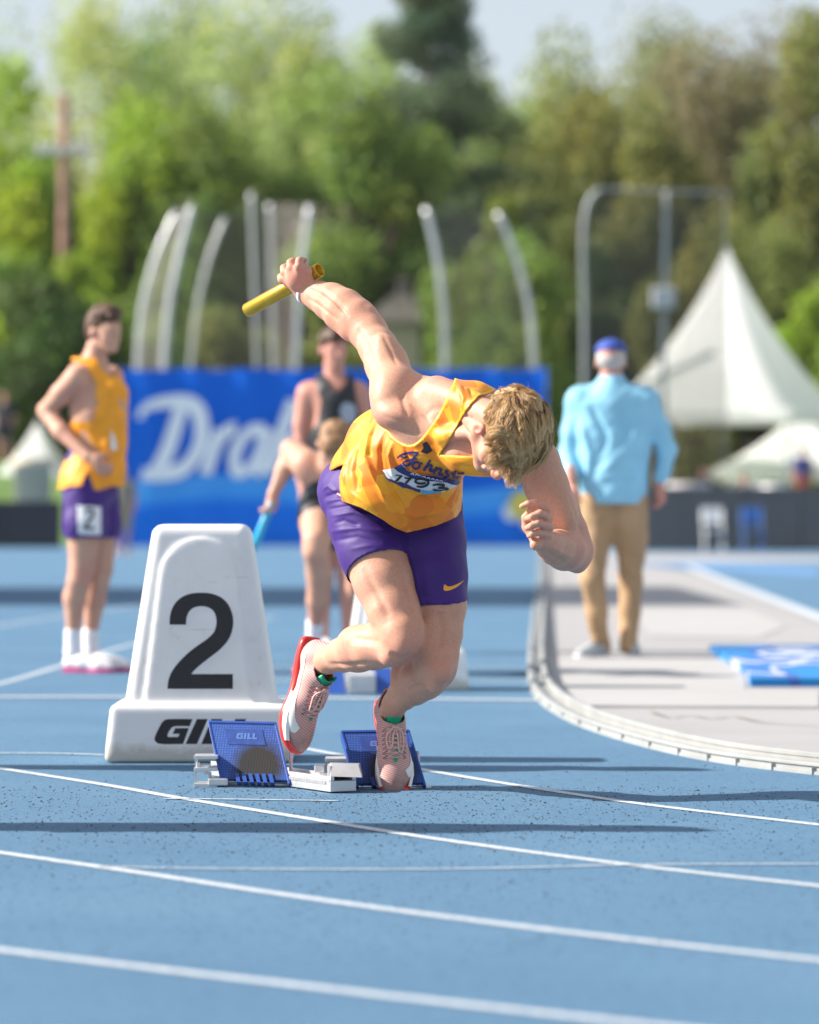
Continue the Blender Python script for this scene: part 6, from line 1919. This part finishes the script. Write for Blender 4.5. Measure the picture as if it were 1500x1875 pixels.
# ---- low wall, bank, building
M_wall = mat('dark_grey_wall', (0.115, 0.115, 0.12), 0.85, var=0.1, scale=1)
def wall(xa, xb, ytop, D, label, m):
    A_, B_ = W(xa, ytop, D), W(xb, ytop, D); root = empty('low_wall', ((A_[0] + B_[0]) / 2, D, 0)); tag(root, label, 'wall')
    L_ = B_[0] - A_[0]; n = max(2, int(L_ / 1.2)); 
    for i in range(n):
        mb = MB(); mb.box((-L_ / 2 + L_ * (i + .5) / n, .12, A_[2] / 2), (L_ / n - .02, .24, A_[2])); mb.build('panel', m, root, bevel=.01)
    mb = MB(); mb.box((0, .12, A_[2] + .03), (L_, .30, .06)); mb.build('coping', m, root)
wall(1150, 1680, 898, 79, 'long dark grey wall behind the infield at the right', M_wall)
wall(-200, 112, 922, 86, 'dark padded wall at the left edge beside the banner', mat('black_pad', (0.03, 0.033, 0.045), .7, var=.2))
bank = link('grass_bank', mesh('grass_bank', [(-40, 92, -.05), (-6.5, 92, -.05), (-6.0, 125, 5.2), (-60, 125, 5.2), (-60, 180, 5.6), (-6, 180, 5.6)], [(0, 1, 2, 3), (3, 2, 5, 4)]), M_grass); tag(bank, kind='structure')
bank2 = link('grass_bank', mesh('grass_bank', [(3.5, 88, -.05), (40, 88, -.05), (40, 96, .85), (3.5, 96, .85), (3.5, 140, 1.2), (60, 140, 1.2)], [(0, 1, 2, 3), (3, 2, 5, 4)]), M_grass); tag(bank2, kind='structure')
M_mauve = mat('mauve_brick', (0.26, 0.17, 0.155), 0.9, var=.15, scale=1); M_tan = mat('tan_wall', (0.36, 0.27, 0.19), 0.9, var=.08, scale=1); M_glassd = mat('dark_glass', (.05, .07, .07), .2)
def building(xa, xb, ytop, D, dep, label, m, win, roofm):
    A_, B_ = W(xa, ytop, D), W(xb, ytop, D); L_ = B_[0] - A_[0]; h_ = A_[2]; root = empty('building', ((A_[0] + B_[0]) / 2, D, 0)); tag(root, label, 'building')
    mb = MB(); mb.box((0, dep / 2, h_ / 2), (L_, dep, h_)); mb.build('wall', m, root)
    mb = MB(); mb.quadbox([(-L_ / 2 - .4, -.4, h_), (L_ / 2 + .4, -.4, h_), (L_ / 2 + .4, dep + .4, h_), (-L_ / 2 - .4, dep + .4, h_), (-L_ / 2 + 1, dep * .4, h_ + 1.6), (L_ / 2 - 1, dep * .4, h_ + 1.6), (L_ / 2 - 1, dep * .6, h_ + 1.6), (-L_ / 2 + 1, dep * .6, h_ + 1.6)]); mb.build('roof', roofm, root)
    for (u, v, ww, hh) in win:
        mb = MB(); mb.box((-L_ / 2 + u * L_, -.04, v * h_), (ww + .2, .08, hh + .2)); f_ = mb.build('window', M_poly, root)
        mb = MB(); mb.box((-L_ / 2 + u * L_, -.10, v * h_), (ww, .05, hh)); mb.build('pane', M_glassd, f_)
building(350, 720, 430, 128, 9, 'mauve brick building half hidden behind the throwing cage', M_mauve, [(.15, .35, 1, 1.3), (.35, .35, 1, 1.3), (.55, .35, 1, 1.3), (.8, .35, 1, 1.3), (.25, .7, 1, 1.3), (.7, .7, 1, 1.3)], mat('roof_brown', (.13, .10, .095), .9, var=.2))
building(1185, 1318, 748, 112, 6, 'tan brown building under the edge of the big tent', M_tan, [(.8, .5, .5, .6)], mat('roof_tan', (.22, .16, .12), .9))
building(690, 770, 590, 118, 5, 'small cream shed among the trees behind the sprinter', mat('cream_wall', (.62, .58, .44), .9), [(.5, .3, .8, .8)], mat('roof_grey', (.09, .085, .07), .9))

# ---- chairs and small kit by the wall
def chair(px, py, D, label, m, group='folding chairs by the wall'):
    x = (px - 750) / FPX * D; root = empty('folding_chair', (x, D, 0)); tag(root, label, 'chair', group)
    mb = MB(); mb.box((0, 0, .45), (.46, .42, .03)); mb.build('seat', m, root, bevel=.01)
    mb = MB(); mb.box((0, .2, .78), (.46, .03, .34)); mb.build('backrest', m, root, bevel=.04)
    for (a_, b_) in (((-.2, -.2, 0), (-.2, .2, .9)), ((.2, -.2, 0), (.2, .2, .9)), ((-.18, .25, 0), (-.18, -.18, .45)), ((.18, .25, 0), (.18, -.18, .45))):
        mb = MB(); mb.tube([a_, b_], .018, 6); mb.build('leg', m, root)
chair(1306, 0, 77, 'white folding chair standing in front of the grey wall', M_poly, None)
chair(1378, 0, 76.5, 'blue folding chair right of the white one', mat('blue_chair', (.05, .16, .45), .6), None)
def tub(px, py, D, r, h, label, m, z=0.0):
    x = (px - 750) / FPX * D; mb = MB(); mb.lathe([(0, 0), (r * .8, 0), (r, h * .9), (r * 1.05, h * .9), (r * 1.05, h), (r * .9, h), (0, h * .97)], (0, 0, 0), 20); o = mb.build('bin', m, None, smooth=True); o.location = (x, D, z); tag(o, label, 'bin')
tub(1418, 0, 84, .28, 1.5, 'white round bin behind the grey wall under the small tent', M_poly)
tub(1262, 0, 86, .5, 1.55, 'pale round container behind the wall beside the official', mat('pale_tub', (.55, .50, .50), .7))
tub(60, 0, 90, .5, 2.2, 'cream barrel behind the dark padded wall at the left', mat('cream_tub', (.62, .54, .40), .7))
# inflatable / mat on the apron
mt = MB(); c_ = [G(1300, 1196), G(1640, 1196), G(1640, 1262), G(1375, 1262), G(1365, 1240)]
n = len(c_)
for z in (0.011, 0.05): mt.v += [(p[0], p[1], z) for p in c_]
mt.f = [tuple(range(n)), tuple(range(2 * n - 1, n - 1, -1))] + [(i, (i + 1) % n, n + (i + 1) % n, n + i) for i in range(n)]
def mat_mat():
    m, nt, b = newmat('printed_mat'); tc = nt.nodes.new('ShaderNodeTexCoord')
    n_ = noise(nt, 1.6, 2, .5, stretch=(1, .25, 1)); r = ramp(nt, n_.outputs[0], [(0.40, (0.0, .20, .55)), (0.52, (0.02, .11, .42)), (0.57, (.45, .50, .62)), (0.62, (0.02, .16, .50))], 'CONSTANT')
    nt.links.new(r.outputs[0], b.inputs['Base Color']); return m
o = mt.build('ground_banner', mat_mat()); tag(o, 'blue printed banner lying on the grey infield at the right edge', 'banner')
# shelter just outside the left of the frame; its shadow falls across the track
sh = empty('timing_shelter', (-9.6, 36, 0)); tag(sh, 'blue timing shelter beside the track, out of view at the left', 'shelter')
mb = MB(); mb.box((0, 0, 3.2), (4.6, 7.5, 6.3)); mb.build('wall', M_padedge, sh); mb = MB(); mb.box((0, 0, 6.45), (5.0, 8.1, .18)); mb.build('roof', M_poly, sh)

# ---- trees
def leaf_mat(name, col, trans=0.5):
    m, nt, b = newmat(name); out = nt.nodes['Material Output']
    at = nt.nodes.new('ShaderNodeVertexColor'); at.layer_name = 'tint'
    mx = nt.nodes.new('ShaderNodeMixRGB'); mx.blend_type = 'MULTIPLY'; mx.inputs[0].default_value = 1; mx.inputs[1].default_value = (*col, 1)
    nt.links.new(at.outputs[0], mx.inputs[2]); nt.links.new(mx.outputs[0], b.inputs['Base Color']); b.inputs['Roughness'].default_value = 0.55
    tl = nt.nodes.new('ShaderNodeBsdfTranslucent'); nt.links.new(mx.outputs[0], tl.inputs[0])
    ms = nt.nodes.new('ShaderNodeMixShader'); ms.inputs[0].default_value = trans
    nt.links.new(b.outputs[0], ms.inputs[1]); nt.links.new(tl.outputs[0], ms.inputs[2]); nt.links.new(ms.outputs[0], out.inputs[0])
    return m
LM = {k: leaf_mat('leaf_' + k, c) for k, c in dict(bright=(.30, .43, .04), mid=(.22, .32, .06), pale=(.38, .46, .15), olive=(.24, .27, .07), dark=(.085, .15, .03), pine=(.11, .17, .08), brown=(.30, .26, .13)).items()}
M_bark = mat('bark', (0.11, 0.075, 0.055), 0.9, var=.3, scale=4)
tg_ = np.random.default_rng(21)
def tree(cx, top, wpx, D, kind, label, dens=1.0, bottom=0.22, leaf=0.30, lobes=26, pine=False, z0=0.0):
    x = (cx - 750) / FPX * D; H_ = W(0, top, D)[2] - z0; R_ = S(wpx, D) / 2
    root = empty('tree', (x, D, z0)); tag(root, label, 'tree')
    g = tg_
    n = int(8000 * dens * min(1.6, (R_ * H_) / 22))
    if pine:
        lob = []
        for i in range(lobes * 5):
            t = g.uniform(0.12, 1.0); a = g.uniform(0, 6.28); rr = R_ * (1 - t) ** 0.75 * g.uniform(.15, 1.0)
            lob.append((rr * math.cos(a), rr * math.sin(a), H_ * t - rr * .10, R_ * .30 * (1.1 - t * .75), R_ * .30 * (1.1 - t * .75), R_ * .075))
    else:
        lob = []
        for i in range(lobes):
            d_ = g.normal(size=3); d_ /= np.linalg.norm(d_); rr = g.uniform(.35, .82)
            zc_ = H_ * (bottom + (1 - bottom) * .5); hz = H_ * (1 - bottom) * .5
            s_ = g.uniform(.18, .36)
            lob.append((d_[0] * rr * R_, d_[1] * rr * R_, zc_ + d_[2] * hz * rr, s_ * R_ * 1.15, s_ * R_ * 1.15, s_ * hz * .75))
    lob = np.array(lob)
    # limbs
    mb = MB(); mb.tube([(0, 0, 0), (g.normal() * .1, 0, H_ * .35), (g.normal() * .25, g.normal() * .2, H_ * (.9 if pine else .72))], [H_ * .020 + .05, H_ * .014 + .03, .04], 8)
    mb.build('trunk', M_bark, root, smooth=True)
    mb = MB()
    for q in lob[:14 if not pine else 20]:
        st = np.array([0, 0, max(H_ * .15, q[2] * (.55 if not pine else .97))]); mid = (st + q[:3]) / 2 + np.array([0, 0, -.2 if not pine else .1])
        mb.tube([st, mid, q[:3]], [.10, .07, .025], 5, cap=False)
    tag(mb.build('limbs', M_bark, root, smooth=True), kind='stuff')
    pick = g.integers(0, len(lob), n); L = lob[pick]
    d_ = g.normal(size=(n, 3)); d_ /= np.linalg.norm(d_, axis=1)[:, None]; rad = g.uniform(.1, 1.35, n)[:, None] ** .5
    P_ = L[:, :3] + d_ * rad * L[:, 3:]
    P_[:, 2] = np.maximum(P_[:, 2], .15)
    nrm = d_ * .5 + g.normal(size=(n, 3)) * .8; nrm /= np.linalg.norm(nrm, axis=1)[:, None]
    t1 = np.cross(nrm, g.normal(size=(n, 3))); t1 /= np.linalg.norm(t1, axis=1)[:, None]; t2 = np.cross(nrm, t1)
    sz = leaf * .85 * g.uniform(.6, 1.3, n)[:, None]
    if pine: t1 *= 1.5; t2 *= .45
    V = np.stack([P_ - t1 * sz * .5, P_ - t2 * sz * .32, P_ + t1 * sz * .5, P_ + t2 * sz * .32], 1).reshape(-1, 3)
    F = np.arange(n * 4).reshape(n, 4)
    me = mesh('crown', V, F)
    ca = me.color_attributes.new('tint', 'FLOAT_COLOR', 'POINT'); lt = g.uniform(.75, 1.2, len(lob))[pick] * g.uniform(.75, 1.25, n)
    hue = g.normal(0, .08, len(lob))[pick]
    col = np.ones((n, 4), np.float32); col[:, 0] = lt * (1 + hue); col[:, 1] = lt; col[:, 2] = lt * (1 - hue)
    ca.data.foreach_set('color', np.repeat(col, 4, axis=0).ravel())
    link('crown', me, LM[kind], root)
T = [
 (150, -110, 456, 160, 'pale', 'thin pale green tree highest at the left, sky showing through', 1.1, .1, .34, 22),
 (455, -140, 456, 158, 'pale', 'thin pale tree left of the pine with sky between its leaves', 1.1, .1, .34, 22),
 (610, -130, 360, 152, 'pale', 'light green tree directly left of the dark pine', 1.3, .1, .34, 26),
 (960, 5, 360, 150, 'pale', 'pale olive tree low against the sky right of the pine', .9, .1, .34, 22),
 (60, 88, 330, 128, 'bright', 'bright green tree behind the utility pole', 1.3, .15, .34, 26),
 (245, 110, 280, 126, 'bright', 'sunlit green tree right of the utility pole', 1.2, .15, .34, 26),
 (385, 190, 300, 124, 'mid', 'mid green tree above the curved cage poles at the left', 1.2, .2, .32, 26),
 (650, 120, 430, 123, 'mid', 'soft green tree above the raised baton', 1.2, .35, .32, 28),
 (900, 270, 280, 116, 'mid', 'rounded green tree below and right of the pine', 1.2, .1, .32, 24),
 (1080, -10, 348, 140, 'olive', 'olive tree between the pine and the square cage', 1.1, .1, .34, 24),
 (1215, 100, 300, 124, 'olive', 'olive green tree above the square cage', 1.2, .1, .32, 26),
 (1345, -130, 456, 134, 'brown', 'tall brownish tree with bare limbs behind the big tent peak', .9, .12, .32, 26),
 (1470, -50, 340, 124, 'olive', 'tall dark olive tree at the right edge', 1.2, .12, .32, 28),
 (1275, 330, 320, 112, 'olive', 'low shaded tree inside the square cage outline', 1.1, .05, .30, 24),
 (1495, 440, 230, 108, 'bright', 'bright green bush right of the tent peak', 1.2, .0, .28, 20),
 (40, 350, 300, 112, 'bright', 'bright green bush below the utility pole at the left edge', 1.3, .2, .30, 24),
 (95, 470, 330, 108, 'dark', 'dark green bushy tree above the left runner\'s head', 1.6, .05, .30, 28),
 (260, 480, 250, 110, 'mid', 'green bush behind the nearest curved pole', 1.1, .05, .30, 20),
 (950, 430, 280, 109, 'mid', 'green leafy tree between the two cages', 1.2, .0, .30, 24),
 (800, 380, 300, 120, 'dark', 'dark shaded tree under the pine', 1.2, .0, .32, 24),
 (1120, 380, 260, 118, 'dark', 'dark green tree behind the bent corner pole', 1.2, .0, .32, 22),
 (430, 540, 260, 112, 'olive', 'low olive shrub inside the curved throwing cage', 1.0, .0, .28, 18),
 (620, 560, 260, 113, 'olive', 'low yellowish shrub behind the sprinter\'s raised arm', 1.0, .0, .28, 18),
 (1410, 300, 260, 116, 'olive', 'shaded olive tree behind the slope of the big tent', 1.2, .0, .30, 22),
]
T += [
 (-20, -100, 408, 175, 'pale', 'pale tree in the back row at the left edge', .8, .05, .36, 26),
 (300, -90, 384, 178, 'mid', 'tree of the back row between the two thin pale trees', .9, .05, .36, 26),
 (560, -60, 408, 180, 'mid', 'tall tree of the back row behind the light green tree', .9, .05, .36, 26),
 (860, 10, 408, 182, 'mid', 'tree of the back row hidden low behind the pine', .9, .05, .36, 26),
 (1060, 20, 408, 182, 'pale', 'tree of the back row seen over the olive tree', .9, .05, .36, 26),
 (1210, -60, 408, 170, 'olive', 'tree of the back row left of the tall brownish tree', .9, .05, .36, 26),
 (1420, -10, 456, 170, 'mid', 'tree of the back row behind the two tall trees at the right', .9, .05, .36, 26),
]
T += [
 (-330, 40, 380, 128, 'bright', 'bright tree beyond the left edge of the view', .8, .1, .38, 26),
 (-640, 0, 420, 132, 'mid', 'mid green tree far beyond the left edge of the view', .8, .1, .38, 26),
 (1790, 0, 420, 126, 'olive', 'olive tree beyond the right edge of the view', .8, .1, .38, 26),
 (2100, 40, 380, 130, 'mid', 'mid green tree far beyond the right edge of the view', .8, .1, .38, 26),
]
T += [
 (960, 20, 420, 190, 'pale', 'highest tree of the back row just right of the pine', 1.2, .05, .38, 30),
 (1130, 30, 420, 192, 'mid', 'far tree of the back row above the corner pole', 1.2, .05, .38, 30),
 (1260, -90, 420, 188, 'olive', 'far tree of the back row above the big tent', 1.2, .05, .38, 30),
 (680, -60, 420, 190, 'pale', 'far tree of the back row touching the pine at its left', 1.2, .05, .38, 30),
 (330, -110, 420, 192, 'pale', 'far tallest tree of the back row at the left', 1.1, .05, .38, 30),
]
for a in T: tree(*a[:6], dens=a[6], bottom=a[7], leaf=a[8], lobes=a[9])
tree(790, -110, 640, 130, 'pine', 'tall dark pine with spreading tiers in the middle', 2.2, .1, .42, 40, pine=True)

# ---- warm spring haze between here and the trees
hz = MB(); hz.box((0, 95, 16.5), (260, 230, 35.2))
m, nt, b = newmat('haze'); nt.nodes.remove(b)
vol = nt.nodes.new('ShaderNodeVolumePrincipled'); vol.inputs['Density'].default_value = 0.00013; vol.inputs['Color'].default_value = (.93, .95, 1, 1); vol.inputs['Anisotropy'].default_value = 0.3
nt.links.new(vol.outputs[0], nt.nodes['Material Output'].inputs['Volume'])
o = hz.build('haze', m); tag(o, 'thin pale haze in the air over the whole stadium', 'haze', kind='stuff')
